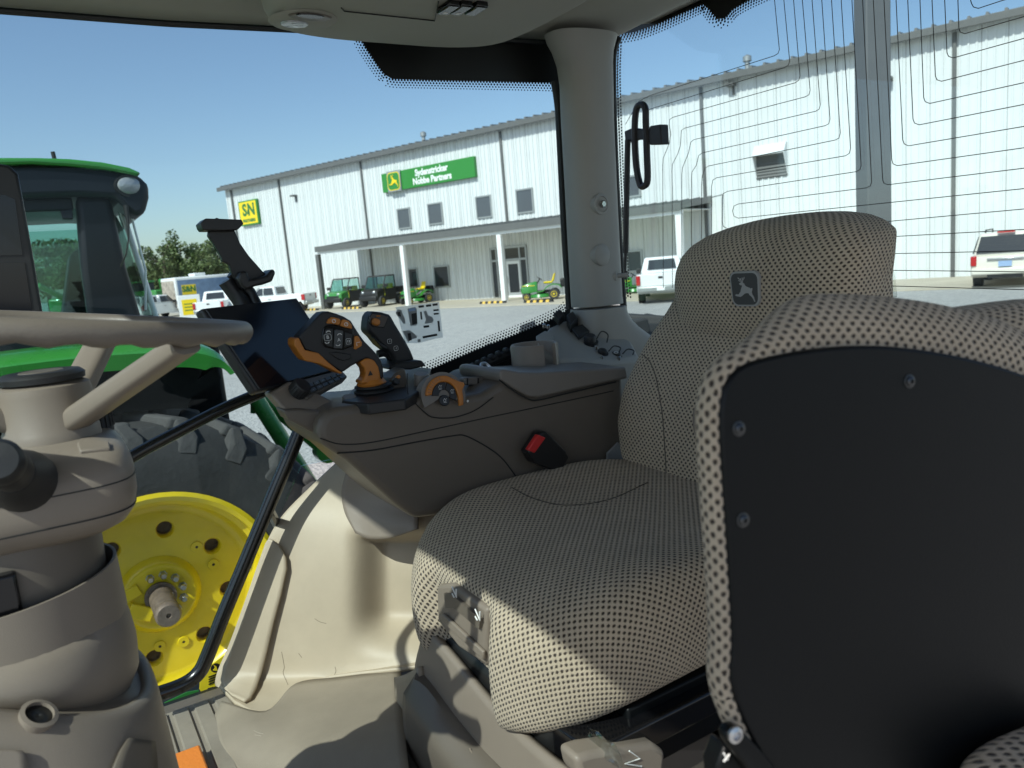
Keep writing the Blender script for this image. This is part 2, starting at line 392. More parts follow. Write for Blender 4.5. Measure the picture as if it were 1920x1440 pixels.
for px, py, mm in ((608, 577, 'trim_grey'), (766, 574, 'white_paint'), (947, 568, 'white_paint')):
    P = GP(px, py); s = P.dot(BR)
    d = ray(px, py); Q = d*((BD-CD+0.2)/d.dot(BN)); s = Q.dot(BR)
    m = MB(); m.box(s-0.15, s+0.15, -CD+0.08, -CD+0.34, 0.0, 3.745); mk('canopy_post', m, M_[mm], bld, bevel=0.02)
m = MB(); s = cs1-0.2; m.box(s-0.15, s+0.15, -CD+0.08, -CD+0.34, 0.0, 3.745); mk('canopy_post', m, M_['white_paint'], bld, bevel=0.02)
# louvred vent hood
sa, zt = WP(1417, 275); sb, zb = WP(1478, 327); 
m = MB(); dpt = 0.55
zf = zb+.68*(zt-zb)
m.hexa([V(sa, -dpt, zf), V(sb, -dpt, zf), V(sb, -0.034, zf), V(sa, -0.034, zf)], [V(sa, -0.2, zt), V(sb, -0.2, zt), V(sb, -0.034, zt), V(sa, -0.034, zt)])
for x in (sa, sb-0.03): m.prism([V(x, -0.034, zf), V(x, -dpt, zf-.002), V(x, -0.034, zb)], (0.03, 0, 0))
hood = mk('vent_hood', m, M_['white_panel'], bld, smooth=0)
m = MB(); m.box(sa, sb, -0.06, -0.034, zb-0.05, zf); mk('vent_backing', m, M_['trim_grey'], hood, smooth=0)
for k in range(7):
    m = MB(); z = zb+k*(zf-zb)/7.2; m.quad(V(sa+.04, -0.10, z), V(sb-.04, -0.10, z), V(sb-.04, -0.061, z+0.08), V(sa+.04, -0.061, z+0.08)); mk('louvre', m, M_['trim_grey'], hood, smooth=0, solid=0.01)
# wall lamps, camera box and roof pipes
for (px, py) in ((556, 367), (1376, 160), (1668, 148)):
    s, z = WP(px, py); m = MB(); m.box(s-0.25, s+0.15, -0.45, -0.034, z-0.06, z+0.06); m.box(s-0.05, s+0.05, -0.12, -0.03, z-0.45, z-0.06); mk('wall_lamp', m, M_['trim_grey'], bld, bevel=0.02)
for (px, py) in ((789, 268), (1397, 124)):
    s, z = WP(px, py); m = MB(); m.lathe([(0.12, 0), (0.12, 0.5), (0.2, 0.5), (0.2, 0.72), (0.05, 0.8)], V(s, 0.3, BH+0.05), seg=12); mk('roof_pipe', m, M_['alu'], bld)
s, z = WP(1395, 548); 
# concrete apron in front of the wall
m = MB(); a = [bw(S0-30, -6.2), bw(S1+6, -6.2), bw(S1+6, -0.01), bw(S0-30, -0.01)]
m.prism([p+Vector((0, 0, 0.004)) for p in a], (0, 0, 0.05)); tag(mk('concrete_apron', m, M_['concrete'], smooth=0), kind='structure')

# ------------------------------------------------------------------ leaping deer emblem (outline in a unit square, y up)
DEER = [(.05,.30),(.12,.335),(.20,.31),(.26,.36),(.33,.43),(.36,.52),(.40,.60),(.43,.66),(.37,.665),(.30,.70),(.29,.735),(.36,.77),(.41,.80),(.44,.775),(.52,.72),(.56,.64),(.64,.60),(.74,.57),(.81,.53),(.85,.56),(.88,.54),(.86,.47),(.84,.42),(.85,.33),(.92,.23),(.95,.12),(.97,.05),(.93,.06),(.90,.15),(.83,.24),(.74,.30),(.70,.37),(.60,.37),(.50,.35),(.44,.31),(.36,.26),(.30,.235),(.20,.25),(.12,.26)]
ANTL = [[(.41,.79),(.38,.86),(.30,.90),(.24,.95)],[(.40,.82),(.33,.82),(.27,.85)],[(.44,.78),(.47,.86),(.44,.95)],[(.46,.86),(.53,.91),(.54,.97)],[(.385,.86),(.37,.93)]]
def deer_mesh(M, depth):
    m = MB(); m.M = M
    m.prism([V(x-.5, y-.5, 0) for x, y in DEER], (0, 0, depth))
    for l in ANTL: m.tube([V(x-.5, y-.5, depth*.5) for x, y in l], 0.017, 5)
    return m
def plaque(w, h, r): return rrect(w, h, r, 4)
# green fascia sign
o = Vector((0, 0, 0))
sg0, zg1 = WP(715, 327, .25); sg1, zg0 = WP(892, 333, .25)
_, zt0 = WP(717, 361, .25); _, zt1 = WP(890, 292, .25)
zlo = (zg0+zt0)/2; zhi = (zg1+zt1)/2; ZM = (zlo+zhi)/2; hS = zhi-zlo
sgn = thing('fascia_sign', 'wide green sign board with white lettering and square deer emblem on the wall', 'sign', bw(sg0, -0.04, zlo), BROT)
L = sg1-sg0
m = MB(); m.box(0, L, -0.24, 0.0, 0, hS); mk('board', m, M_['sign_green'], sgn, bevel=0.02)
m = MB(); m.box(.62, .62+hS*1.02, -0.36, -0.242, -0.06, hS+0.06); lb = mk('emblem_box', m, M_['alu'], sgn, bevel=0.03)
m = MB(); c0 = .62+hS*.51
m.prism([V(c0+x, -0.375, hS/2+y) for x, y in rrect(hS*.86, hS*.86, hS*.2)], (0, 0.012, 0)); mk('emblem_field', m, M_['sign_green'], lb, smooth=0)
FR = Matrix.Translation((c0, -0.38, hS/2)) @ Matrix.Rotation(math.pi/2, 4, 'X')
m = MB(); 
for k in (0,): m.prism([V(c0+x, -0.372, hS/2+y) for x, y in rrect(hS*.94, hS*.94, hS*.22)], (0, 0.008, 0))
mk('emblem_border', m, M_['sign_yellow'], lb, smooth=0)
mk('deer', deer_mesh(FR @ Matrix.Scale(hS*.74, 4), 0.03/hS), M_['sign_yellow'], lb, smooth=0)
TX = lambda x, z: Matrix.Translation((x, -0.245, z)) @ Matrix.Rotation(math.pi/2, 4, 'X')
xm = L*0.56
lettering('lettering', 'Sydenstricker', M_['sign_white'], sgn, TX(xm, hS*.71), hS*.46, bold=.02, sx=.92)
lettering('lettering', 'Nobbe Partners', M_['sign_white'], sgn, TX(xm, hS*.28), hS*.46, bold=.02, sx=.92)
# square yellow sign
sg0, zg1 = WP(447, 379, .2); sg1, zg0 = WP(487, 419, .2)
sq = thing('square_sign', 'square yellow sign with green letters high on the far end of the wall', 'sign', bw(sg0, -0.04, zg0), BROT)
w = sg1-sg0; h = zg1-zg0
m = MB(); m.box(0, w, -0.22, 0, 0, h); mk('frame', m, M_['sign_green'], sq, bevel=.02)
m = MB(); m.box(.1, w-.1, -.232, -.222, .1, h-.1); mk('face', m, M_['sign_yellow'], sq, smooth=0)
TX = lambda x, z: Matrix.Translation((x, -0.236, z)) @ Matrix.Rotation(math.pi/2, 4, 'X')
lettering('lettering', 'S', M_['letter_green'], sq, TX(w*.32, h*.60), h*.66, bold=.05, sx=1.0)
lettering('lettering', 'N', M_['letter_green'], sq, TX(w*.68, h*.60), h*.66, bold=.05, sx=1.0)
lettering('lettering', '&', M_['letter_green'], sq, TX(w*.5, h*.52), h*.22, bold=.02)
lettering('lettering', 'PARTNERS', M_['letter_green'], sq, TX(w*.5, h*.18), h*.17, bold=.02, sx=1.1)

# ------------------------------------------------------------------ striped wheel stops
def wheel_stop(s, y, label, n=9):
    r = thing('wheel_stop', label, 'wheel stop', bw(s, y, 0.055), BROT, 'striped wheel stops along the entrance')
    for k in range(n):
        m = MB(); x = -0.9+k*1.8/n; x1 = x+1.8/n-0.002
        m.prism([V(x, -.09, 0), V(x, .09, 0), V(x, .05, .12), V(x, -.05, .12)], (x1-x, 0, 0))
        mk('stripe', m, M_['block_yellow' if k % 2 else 'plain_black'], r, smooth=0)
for s, y, l in ((-46.6, -3.6, 'black and yellow wheel stop left of the green utility vehicle'), (-43.2, -4.2, 'striped wheel stop in front of the green utility vehicle'), (-38.6, -4.4, 'striped wheel stop in front of the black utility vehicle'),
                (-26.7, -4.6, 'striped wheel stop at the foot of the canopy post by the door'), (-23.2, -5.2, 'striped wheel stop in front of the riding mower by the door'), (-8.0, -4.5, 'striped wheel stop on the apron beside the parked cream car')):
    wheel_stop(s, y, l)

# ------------------------------------------------------------------ wheels for the vehicles
def road_wheel(parent, x, y, r, w, rim='alu', side=1, rr=.62):
    m = MB(); m.lathe([(r*.55, -w/2), (r*.92, -w/2), (r, -w*.3), (r, w*.3), (r*.92, w/2), (r*.55, w/2)], V(x, y, r), (0, 1, 0), 20)
    t = mk('wheel', m, M_['rubber'], parent)
    m = MB(); m.lathe([(r*rr, side*w*.36), (r*rr, side*w*.52), (r*rr*.85, side*w*.50), (r*.25, side*w*.40), (r*.18, side*w*.54), (0.01, side*w*.54)], V(x, y, r), (0, 1, 0), 16, caps=False); mk('rim', m, M_[rim], t)
    return t
def slab(poly, t=0.01):        # thin pane from 4 points, thickness along its normal
    poly = [Vector(p) for p in poly]; n = (poly[1]-poly[0]).cross(poly[2]-poly[0]).normalized()
    m = MB(); m.prism(poly, n*t); return m
# local frame of every vehicle: x forward, y left, z up
def lerp(a, b, t): return a+(b-a)*t
def car_shell(prof, hw, inset=0.12):     # side profile with rounded, tucked-in flanks
    m = MB(); zs = [p[1] for p in prof]; zmax = max(zs); zmin = min(zs)
    rings = []
    for t, k in ((-1, .86), (-.97, .97), (-.8, 1), (.8, 1), (.97, .97), (1, .86)):
        cx = sum(p[0] for p in prof)/len(prof); cz = (zmax+zmin)/2
        rings.append([V(cx+(p[0]-cx)*(1-(1-k)*.15), t*hw*(1-inset*max(0, (p[1]-zmin)/(zmax-zmin)-.5)), cz+(p[1]-cz)*(1-(1-k)*.3)) for p in prof])
    m.loft(rings); return m
def pickup(label, P, heading, group=None, topper=False):
    r = thing('pickup_truck', label, 'pickup truck', P, heading, group)
    hw = 1.0
    m = car_shell([(-2.9, .55), (-2.9, 1.25), (-.85, 1.27), (-.8, 1.25), (.95, 1.22), (2.55, 1.15), (2.85, 1.0), (2.9, .6), (2.6, .42), (-2.6, .42)], hw, .04); mk('body', m, M_['white_paint'], r, bevel=.03)
    m = MB(); m.hexa([V(-.9, -.93, 1.22), V(1.05, -.93, 1.2), V(1.05, .93, 1.2), V(-.9, .93, 1.22)], [V(-.72, -.74, 1.9), V(.35, -.74, 1.88), V(.35, .74, 1.88), V(-.72, .74, 1.9)]); cb = mk('cab', m, M_['white_paint'], r, bevel=.08, seg=3)
    mk('rear_window', slab([V(-.885, -.62, 1.36), V(-.765, -.55, 1.78), V(-.765, .55, 1.78), V(-.885, .62, 1.36)], .02), M_['dark_glass'], cb, smooth=0)
    mk('windscreen', slab([V(1.0, -.80, 1.3), V(1.0, .80, 1.3), V(.45, .68, 1.82), V(.45, -.68, 1.82)], .02), M_['dark_glass'], cb, smooth=0)
    for sg in (-1, 1):
        for (x0, x1, x2, x3) in ((-.72, .02, .02, -.60), (.1, .82, .34, .1)):
            p = [V(x0, sg*.93, 1.32), V(x1, sg*.93, 1.32), V(x2, sg*.79, 1.78), V(x3, sg*.79, 1.78)]
            mk('side_window', slab(p if sg < 0 else p[::-1], .025), M_['dark_glass'], cb, smooth=0)
    m = MB(); m.box(-2.93, -2.9, -.80, .80, .74, 1.24); tg = mk('tailgate', m, M_['white_paint'], r, bevel=.02)
    m = MB(); m.box(-2.95, -2.93, -.09, .09, 1.05, 1.13); mk('handle', m, M_['plain_black'], tg)
    for sg in (-1, 1):
        m = MB(); m.box(-2.95, -2.72, sg*.83 if sg > 0 else -1.0, 1.0 if sg > 0 else sg*.83, .80, 1.2); mk('tail_light', m, M_['tail_red'], r, bevel=.02)
        m = MB(); m.box(.55, .72, sg*1.0 if sg > 0 else -1.22, 1.22 if sg > 0 else sg*1.0, 1.2, 1.42); mk('door_mirror', m, M_['plain_black'], r, bevel=.03)
        m = MB(); m.box(-.5, -.3, min(sg*1.0, sg*1.03), max(sg*1.0, sg*1.03), 1.0, 1.05); mk('door_handle', m, M_['alu'], r)
        m = MB(); m.lathe([(.47, 0), (.47, .02)], V(-1.75, sg*.985-.01, .42), (0, 1, 0), 24); mk('wheel_arch', m, M_['plain_black'], r)
    m = MB(); m.box(-3.1, -2.92, -.95, .95, .52, .74); bp_ = mk('rear_bumper', m, M_['alu'], r, bevel=.04)
    m = MB(); m.box(-3.115, -3.1, -.16, .16, .56, .70); mk('number_plate', m, M_['sign_white'], bp_)
    if topper:
        m = MB(); m.hexa([V(-2.88, -.95, 1.25), V(-.95, -.95, 1.25), V(-.95, .95, 1.25), V(-2.88, .95, 1.25)], [V(-2.75, -.8, 1.88), V(-.95, -.8, 1.9), V(-.95, .8, 1.9), V(-2.75, .8, 1.88)]); tp = mk('bed_cap', m, M_['white_paint'], r, bevel=.06)
        mk('cap_window', slab([V(-2.89, -.7, 1.35), V(-2.79, -.62, 1.78), V(-2.79, .62, 1.78), V(-2.89, .7, 1.35)], .02), M_['dark_glass'], tp, smooth=0)
        for sg in (-1, 1):
            p = [V(-2.5, sg*.945, 1.36), V(-1.2, sg*.945, 1.36), V(-1.2, sg*.83, 1.78), V(-2.4, sg*.83, 1.78)]; mk('cap_window', slab(p if sg < 0 else p[::-1], .02), M_['dark_glass'], tp, smooth=0)
    for x in (-1.75, 1.85):
        for sg in (-1, 1): road_wheel(r, x, sg*.86, .41, .28, 'alu', sg)
    return r
def head_to(P, px=None, off=0.0):      # heading straight away from the camera, turned by off degrees
    return math.atan2(P.y, P.x)+math.radians(off)
def suv(label, P, heading):
    r = thing('sport_utility_car', label, 'car', P, heading)
    m = car_shell([(-2.5, .5), (-2.55, .85), (-2.5, 1.1), (1.0, 1.12), (2.4, 1.05), (2.6, .8), (2.55, .45), (2.2, .38), (-2.3, .38)], 1.0, .04); mk('body', m, M_['cream_paint'], r, bevel=.03)
    m = MB(); m.hexa([V(-2.48, -.95, 1.08), V(1.3, -.95, 1.08), V(1.3, .95, 1.08), V(-2.48, .95, 1.08)], [V(-2.22, -.76, 1.86), V(.55, -.76, 1.86), V(.55, .76, 1.86), V(-2.22, .76, 1.86)]); cb = mk('cabin', m, M_['cream_paint'], r, bevel=.09, seg=3)
    mk('rear_window', slab([V(-2.475, -.84, 1.20), V(-2.29, -.72, 1.74), V(-2.29, .72, 1.74), V(-2.475, .84, 1.20)], .03), M_['dark_glass'], cb, smooth=0)
    for sg in (-1, 1):
        for (x0, x1, x2, x3) in ((-2.25, -1.35, -1.35, -2.08), (-1.25, -.25, -.25, -1.25), (-.15, 1.05, .5, -.15)):
            p = [V(x0, sg*.945, 1.18), V(x1, sg*.945, 1.18), V(x2, sg*.80, 1.74), V(x3, sg*.80, 1.74)]; mk('side_window', slab(p if sg < 0 else p[::-1], .03), M_['dark_glass'], cb, smooth=0)
        m = MB(); m.tube([V(-2.0, sg*.62, 1.86), V(-1.9, sg*.62, 1.95), V(.3, sg*.62, 1.95), V(.4, sg*.62, 1.86)], .025); mk('roof_rail', m, M_['plain_black'], cb)
        m = MB(); m.box(-2.585, -2.40, *sorted((sg*.82, sg*1.0)), .78, 1.12); mk('tail_light', m, M_['tail_red'], r, bevel=.03)
        m = MB(); m.box(.62, .82, *sorted((sg*.98, sg*1.22)), 1.12, 1.32); mk('door_mirror', m, M_['plain_black'], r, bevel=.03)
    m = MB(); m.box(-2.40, -2.28, -.25, .25, 1.84, 1.90); mk('brake_light', m, M_['tail_red'], cb)
    m = MB(); m.box(-2.60, -2.55, -.52, .52, .96, 1.02); mk('chrome_strip', m, M_['steel'], r, bevel=.01)
    m = MB(); m.box(-2.62, -2.56, -.19, .19, .74, .92); npl = mk('number_plate', m, M_['plate_blue'], r)
    m = MB(); m.box(-2.70, -2.50, -.97, .97, .48, .70); mk('rear_bumper', m, M_['cream_paint'], r, bevel=.05)
    m = MB(); m.box(-2.66, -2.5, -.5, .5, .36, .475); mk('underbody', m, M_['plain_black'], r); m = MB(); m.tube([V(-2.75, 0, .44), V(-2.4, 0, .44)], .045); mk('tow_hitch', m, M_['plain_black'], r)
    for x in (-1.6, 1.6):
        for sg in (-1, 1): road_wheel(r, x, sg*.85, .40, .28, 'alu', sg)
    return r
Pv = GP(1896, 530); suv('cream sport utility car parked rear-on at the right edge', Pv, head_to(Pv, off=-4))
Pv = GP(1248, 566); Pv *= 1.0; pickup('white pickup truck seen rear-on beside the operator seat headrest', Pv+Vector((1.4, 1.6, 0)), head_to(Pv, off=-2), 'white pickup trucks')
d = ray(510, 575); d.z = 0; d.normalize(); Pv = d*56+Vector((0, 0, -ZC)); pickup('white pickup truck side-on behind the phone holder', Pv, head_to(Pv, off=62), 'white pickup trucks')
d = ray(296, 575); d.z = 0; d.normalize(); Pv = d*68+Vector((0, 0, -ZC)); pickup('white pickup truck with a bed cap, parked far left of the trailer', Pv, head_to(Pv, off=-38), 'white pickup trucks', topper=True)
d = ray(412, 575); d.z = 0; d.normalize(); Pv = d*58+Vector((0, 0, -ZC)); pickup('white pickup truck with its tailgate towards us in front of the trailer', Pv, head_to(Pv, off=-14), 'white pickup trucks')

# box trailer with printed sides
d = ray(378, 575); d.z = 0; d.normalize(); Pv = d*70+Vector((0, 0, -ZC))
tr = thing('box_trailer', 'enclosed box trailer with printed blue side panel and yellow logo', 'trailer', Pv, head_to(Pv, off=-62))
m = MB(); m.box(-2.6, 2.6, -1.2, 1.2, .6, 3.15); mk('body', m, M_['white_paint'], tr, bevel=.12, seg=3)
m = MB(); m.box(-2.4, 2.4, -1.225, -1.2, .75, 2.9); mk('side_panel', m, M_['trailer_blue'], tr, smooth=0)
m = MB(); m.box(-2.625, -2.6, -1.05, 1.05, .75, 2.9); mk('end_panel', m, M_['trailer_art'], tr, smooth=0)
m = MB(); m.box(-2.1, -.9, -1.24, -1.226, 1.7, 2.5); lg = mk('logo_panel', m, M_['sign_yellow'], tr, smooth=0)
lettering('lettering', 'S&N', M_['letter_green'], lg, Matrix.Translation((-1.5, -1.245, 2.14)) @ Matrix.Rotation(math.pi/2, 4, 'X'), .62, bold=.03)
m = MB(); m.box(-.5, .5, -.5, .5, 3.15, 3.4); mk('roof_vent', m, M_['white_paint'], tr, bevel=.05)
for x in (-.5, .45):
    for sg in (-1, 1): road_wheel(tr, x, sg*1.1, .36, .22, 'alu', sg)
# yellow notice board stand
d = ray(356, 575); d.z = 0; d.normalize(); Pv = d*60+Vector((0, 0, -ZC))
nb = thing('notice_stand', 'white stand with a yellow notice in front of the printed trailer', 'sign stand', Pv, head_to(Pv)-math.pi/2)
m = MB(); m.box(-.75, .75, -.25, .25, 0, 1.75); mk('cabinet', m, M_['white_paint'], nb, bevel=.04)
m = MB(); m.box(-.5, .5, -.262, -.25, .35, 1.45); fc = mk('notice', m, M_['sign_yellow'], nb, smooth=0)
for k in range(3):
    m = MB(); m.box(-.36, .36, -.268, -.262, .65+k*.22, .72+k*.22); mk('text_bar', m, M_['letter_green'], fc, smooth=0)

# ------------------------------------------------------------------ utility vehicles
def utv(label, P, heading, colr):
    r = thing('utility_vehicle', label, 'utility vehicle', P, heading, 'utility vehicles under the canopy')
    m = MB(); m.loft([[V(x, y, z) for y, z in ((-w, .45), (w, .45), (w, h-.08), (w-.1, h), (-w+.1, h), (-w, h-.08))] for x, w, h in ((1.55, .55, .85), (1.5, .68, 1.0), (1.1, .74, 1.12), (.75, .74, 1.16))]); mk('hood', m, M_[colr], r, bevel=.02)
    m = MB(); m.box(-.7, .74, -.72, .72, .35, .62); m.box(-.72, -.6, -.72, .72, .62, 1.15); mk('tub', m, M_['plain_black'], r, bevel=.03)
    m = MB(); m.box(-1.65, -.75, -.78, .78, .75, 1.15); mk('cargo_box', m, M_[colr], r, bevel=.04)
    m = MB(); m.box(1.5, 1.66, -.66, .66, .42, .70); mk('front_bumper', m, M_['plain_black'], r, bevel=.05)
    m = MB(); m.box(1.53, 1.575, -.5, .5, .72, .84); mk('grille', m, M_['plain_black'], r)
    m = MB(); m.hexa([V(-.72, -.74, 1.88), V(.42, -.74, 1.88), V(.42, .74, 1.88), V(-.72, .74, 1.88)], [V(-.68, -.68, 1.97), V(.38, -.68, 1.97), V(.38, .68, 1.97), V(-.68, .68, 1.97)]); mk('roof', m, M_['plain_black'], r, bevel=.03)
    for sg in (-1, 1):
        m = MB(); m.tube([V(.85, sg*.70, 1.1), V(.40, sg*.68, 1.9)], .04); m.tube([V(-.66, sg*.70, 1.1), V(-.64, sg*.68, 1.9)], .04); mk('roof_post', m, M_['plain_black'], r)
        m = MB(); m.box(-.62, .7, *sorted((sg*.735, sg*.76)), .5, 1.1); mk('door', m, M_['plain_black'], r, bevel=.02)
        p = [V(-.62, sg*.72, 1.12), V(.78, sg*.72, 1.12), V(.38, sg*.69, 1.86), V(-.6, sg*.69, 1.86)]; mk('side_window', slab(p, .012), M_['far_glass'], r, smooth=0)
        m = MB(); m.lathe([(.09, 0), (.09, .02), (.02, .05)], V(1.50, sg*.42, .93), (1, 0, .2), 12); mk('headlight', m, M_['lamp_lens'], r)
        m = MB(); m.box(.65, .78, *sorted((sg*.76, sg*1.0)), 1.22, 1.42); mk('mirror', m, M_['plain_black'], r, bevel=.03)
    mk('windscreen', slab([V(.86, -.66, 1.14), V(.86, .66, 1.14), V(.42, .64, 1.86), V(.42, -.64, 1.86)], .012), M_['far_glass'], r, smooth=0)
    for y in (-.34, .34):
        m = MB(); m.box(-.55, -.05, y-.25, y+.25, .62, .78); m.box(-.60, -.48, y-.25, y+.25, .78, 1.4); mk('seat', m, M_['tractor_yellow'], r, bevel=.04)
    m = MB(); m.lathe([(.17, -.015), (.19, 0), (.17, .015)], V(.32, .34, 1.15), (-.6, 0, .8), 14, caps=False); mk('steering_wheel', m, M_['plain_black'], r)
    for x in (-1.05, 1.1):
        for sg in (-1, 1): road_wheel(r, x, sg*.68, .34, .26, 'tractor_yellow', sg, .5)
    return r
hd = math.atan2(-BN.y, -BN.x)
def on_apron(px, y):           # point of the apron seen at that pixel column, y metres in front of the wall
    d = ray(px, 575); Q = d*((BD+y)/d.dot(BN)); return Q.dot(BR)
utv('green-hooded utility vehicle under the left end of the canopy', bw(on_apron(652, -2.2), -2.2, .055), hd+math.radians(14), 'tractor_green')
utv('black utility vehicle standing beside the green one', bw(on_apron(718, -2.2), -2.2, .055), hd+math.radians(14), 'plain_black')
# ------------------------------------------------------------------ riding mowers
def mower(label, P, heading, sc=1.0):
    r = thing('riding_mower', label, 'riding mower', P, heading, 'riding mowers by the entrance')
    r.scale = (sc, sc, sc)
    G = M_['tractor_green']; Yl = M_['tractor_yellow']
    m = MB(); m.loft([[V(x, y, z) for y, z in ((-w, b), (w, b), (w, h-.12), (w*.7, h), (-w*.7, h), (-w, h-.12))] for x, w, b, h in ((.98, .18, .42, .62), (.92, .25, .36, .74), (.6, .28, .36, .84), (.25, .28, .40, .90), (.18, .26, .42, .86))]); mk('hood', m, G, r, bevel=.02)
    m = MB(); m.box(.3, .9, -.285, .285, .70, .73); mk('hood_stripe', m, Yl, r)
    m = MB(); m.box(.955, 1.0, -.16, .16, .46, .6); mk('grille', m, M_['plain_black'], r)
    m = MB(); m.box(-.7, .22, -.24, .24, .34, .46); mk('chassis', m, M_['plain_black'], r, bevel=.02)
    for sg in (-1, 1):
        m = MB(); m.loft([[V(x, sg*y0, z), V(x, sg*y1, z), V(x, sg*y1, z-.05), V(x, sg*y0, z-.05)] for x, z, y0, y1 in ((-.98, .55, .2, .46), (-.85, .70, .18, .48), (-.55, .75, .18, .48), (-.25, .62, .18, .46), (-.1, .46, .2, .46), (.2, .42, .24, .44))]); mk('fender', m, G, r)
        road_wheel(r, -.6, sg*.36, .26, .24, 'tractor_yellow', sg, .55); road_wheel(r, .72, sg*.36, .19, .16, 'tractor_yellow', sg, .55)
    m = MB(); m.box(-.55, -.12, -.22, .22, .76, .86); mk('seat', m, Yl, r, bevel=.05)
    m = MB(); m.hexa([V(-.62, -.2, .84), V(-.5, -.2, .84), V(-.5, .2, .84), V(-.62, .2, .84)], [V(-.72, -.17, 1.22), V(-.64, -.17, 1.22), V(-.64, .17, 1.22), V(-.72, .17, 1.22)]); mk('seat_back', m, Yl, r, bevel=.04)
    m = MB(); m.tube([V(.18, 0, .8), V(.06, 0, 1.0)], .03); m.lathe([(.15, -.012), (.17, 0), (.15, .012)], V(.05, 0, 1.01), (-.6, 0, .8), 16, caps=False); mk('steering_wheel', m, M_['plain_black'], r)
    m = MB(); m.lathe([(.5, 0), (.55, .03), (.5, .16), (.2, .2)], V(.05, 0, .13), (0, 0, 1), 18, sq=1.1); mk('mower_deck', m, G, r)
    m = MB(); m.box(-1.15, -.92, -.3, .3, .55, .95); mk('rear_hopper', m, M_['plain_black'], r, bevel=.05)
    return r
mower('green riding mower with yellow seat beside the entrance door', bw(on_apron(1018, -3.4), -3.4, .055), hd-math.radians(58), 1.12)
mower('green riding mower half hidden behind the white canopy post', bw(on_apron(782, -1.6), -1.6, .055), hd-math.radians(8), 1.1)
P = GP(1193, 556); mower('riding mower mostly hidden behind the window strut', P+Vector((1.5, 1.8, 0)), hd-math.radians(50))
# ------------------------------------------------------------------ added grey square post, stands in for the soft grey band in the rear window
P = GP(1650, 640); d = ray(1638, 400); d.z = 0; d.normalize(); P = d*8.2
lp = thing('added_post', 'grey square post added for the soft grey band in the rear window', 'lamp pole', Vector((P.x, P.y, -ZC)), math.atan2(P.y, P.x)-math.radians(62))
m = MB(); m.box(-.115, .115, -.115, .115, .03, 7.5); mk('shaft', m, M_['pole_grey'], lp, bevel=.012)
m = MB(); m.box(-.24, .24, -.24, .24, 0, .03); mk('base_plate', m, M_['pole_grey'], lp)
m = MB(); m.box(-.1, .9, -.18, .18, 7.5, 7.65); mk('post_head', m, M_['trim_grey'], lp, bevel=.03)

# ------------------------------------------------------------------ trees
def leaves(m, c, rx, rz, n, s, mi=3):
    for _ in range(n):
        while True:
            p = Vector((random.uniform(-1, 1), random.uniform(-1, 1), random.uniform(-1, 1)))
            if 0.25 < p.length < 1: break
        q = c+Vector((p.x*rx, p.y*rx, p.z*rz))
        a = Vector((random.gauss(0, 1), random.gauss(0, 1), random.gauss(0, .7))).normalized(); b = a.orthogonal().normalized()
        b = (b*math.cos(random.random()*6)+a.cross(b)*math.sin(random.random()*6)).normalized()
        k = s*random.uniform(.6, 1.4); m.cur = random.choice((0, 1, 1, 2)) if mi == 3 else mi
        m.face(m.add(q-a*k), m.add(q+b*k*.55), m.add(q+a*k), m.add(q-b*k*.55))
    m.cur = 0
def tree(label, px, dist, h, w, sparse=1.0, trunk=.3, group='trees behind the yard'):
    d = ray(px, 560); d.z = 0; d.normalize(); P = d*dist+Vector((0, 0, -ZC))
    r = thing('tree', label, 'tree', P, random.random()*6, group)
    m = MB(); th = h*(.35+.15*trunk); top = V(random.uniform(-.3, .3), random.uniform(-.3, .3), h*.85)
    m.tube([V(0, 0, 0), V(.05, 0, th*.5), V(0, .1, th), top*.7+V(0, 0, h*.1), top], [h*.032, h*.026, h*.02, h*.012, h*.004], 8)
    clumps = []
    for k in range(9):
        a = k*2.4+random.random(); z0 = th*random.uniform(.7, 1.5); L_ = w*random.uniform(.3, .48)
        e = V(math.cos(a)*L_, math.sin(a)*L_, z0+h*random.uniform(.12, .3)); m.tube([V(0, 0, z0), V(e.x*.5, e.y*.5, z0+(e.z-z0)*.6), e], [h*.012, h*.008, h*.003], 6); clumps.append(e)
    mk('trunk', m, M_['bark'], r)
    m = MB(); clumps.append(top)
    for k in range(int(10*sparse)): a = random.random()*6.28; q = random.random()**.5*w*.42; clumps.append(V(math.cos(a)*q, math.sin(a)*q, h*random.uniform(.35, .92)*(1-.25*(q/(w*.5))**2)))
    for c in clumps: leaves(m, c, w*random.uniform(.12, .22), h*random.uniform(.08, .14), int(150*sparse), .016*h+.06)
    mk('crown', m, [M_['leaf_a'], M_['leaf_b'], M_['leaf_c']], r, smooth=0)
    return r
tree('tall sparse tree rising above the yard trees, left of its twin', 318, 96, 7.7, 4.2, .8, 1)
tree('tall open-crowned tree in the middle of the yard trees', 346, 98, 8.0, 5.0, .8, 1)
tree('leafy tree behind the phone holder beside the building corner', 402, 94, 7.4, 5.6, 1.5)
tree('low dense tree next to the neighbouring tractor', 262, 100, 5.6, 5.6, 1.8)
tree('round dense tree behind the white pickup truck with bed cap', 286, 103, 5.8, 6.0, 1.8)
tree('dark tree behind the printed trailer', 372, 106, 5.8, 6.6, 1.8)
tree('low tree filling the gap between the two tall trees', 330, 108, 5.4, 6.4, 1.6)
tree('dense tree seen through the cab glass of the neighbouring tractor', 150, 104, 9.5, 9, 1.6)
tree('tree seen through the far left glass of the neighbouring tractor', 92, 100, 9, 9, 1.5)
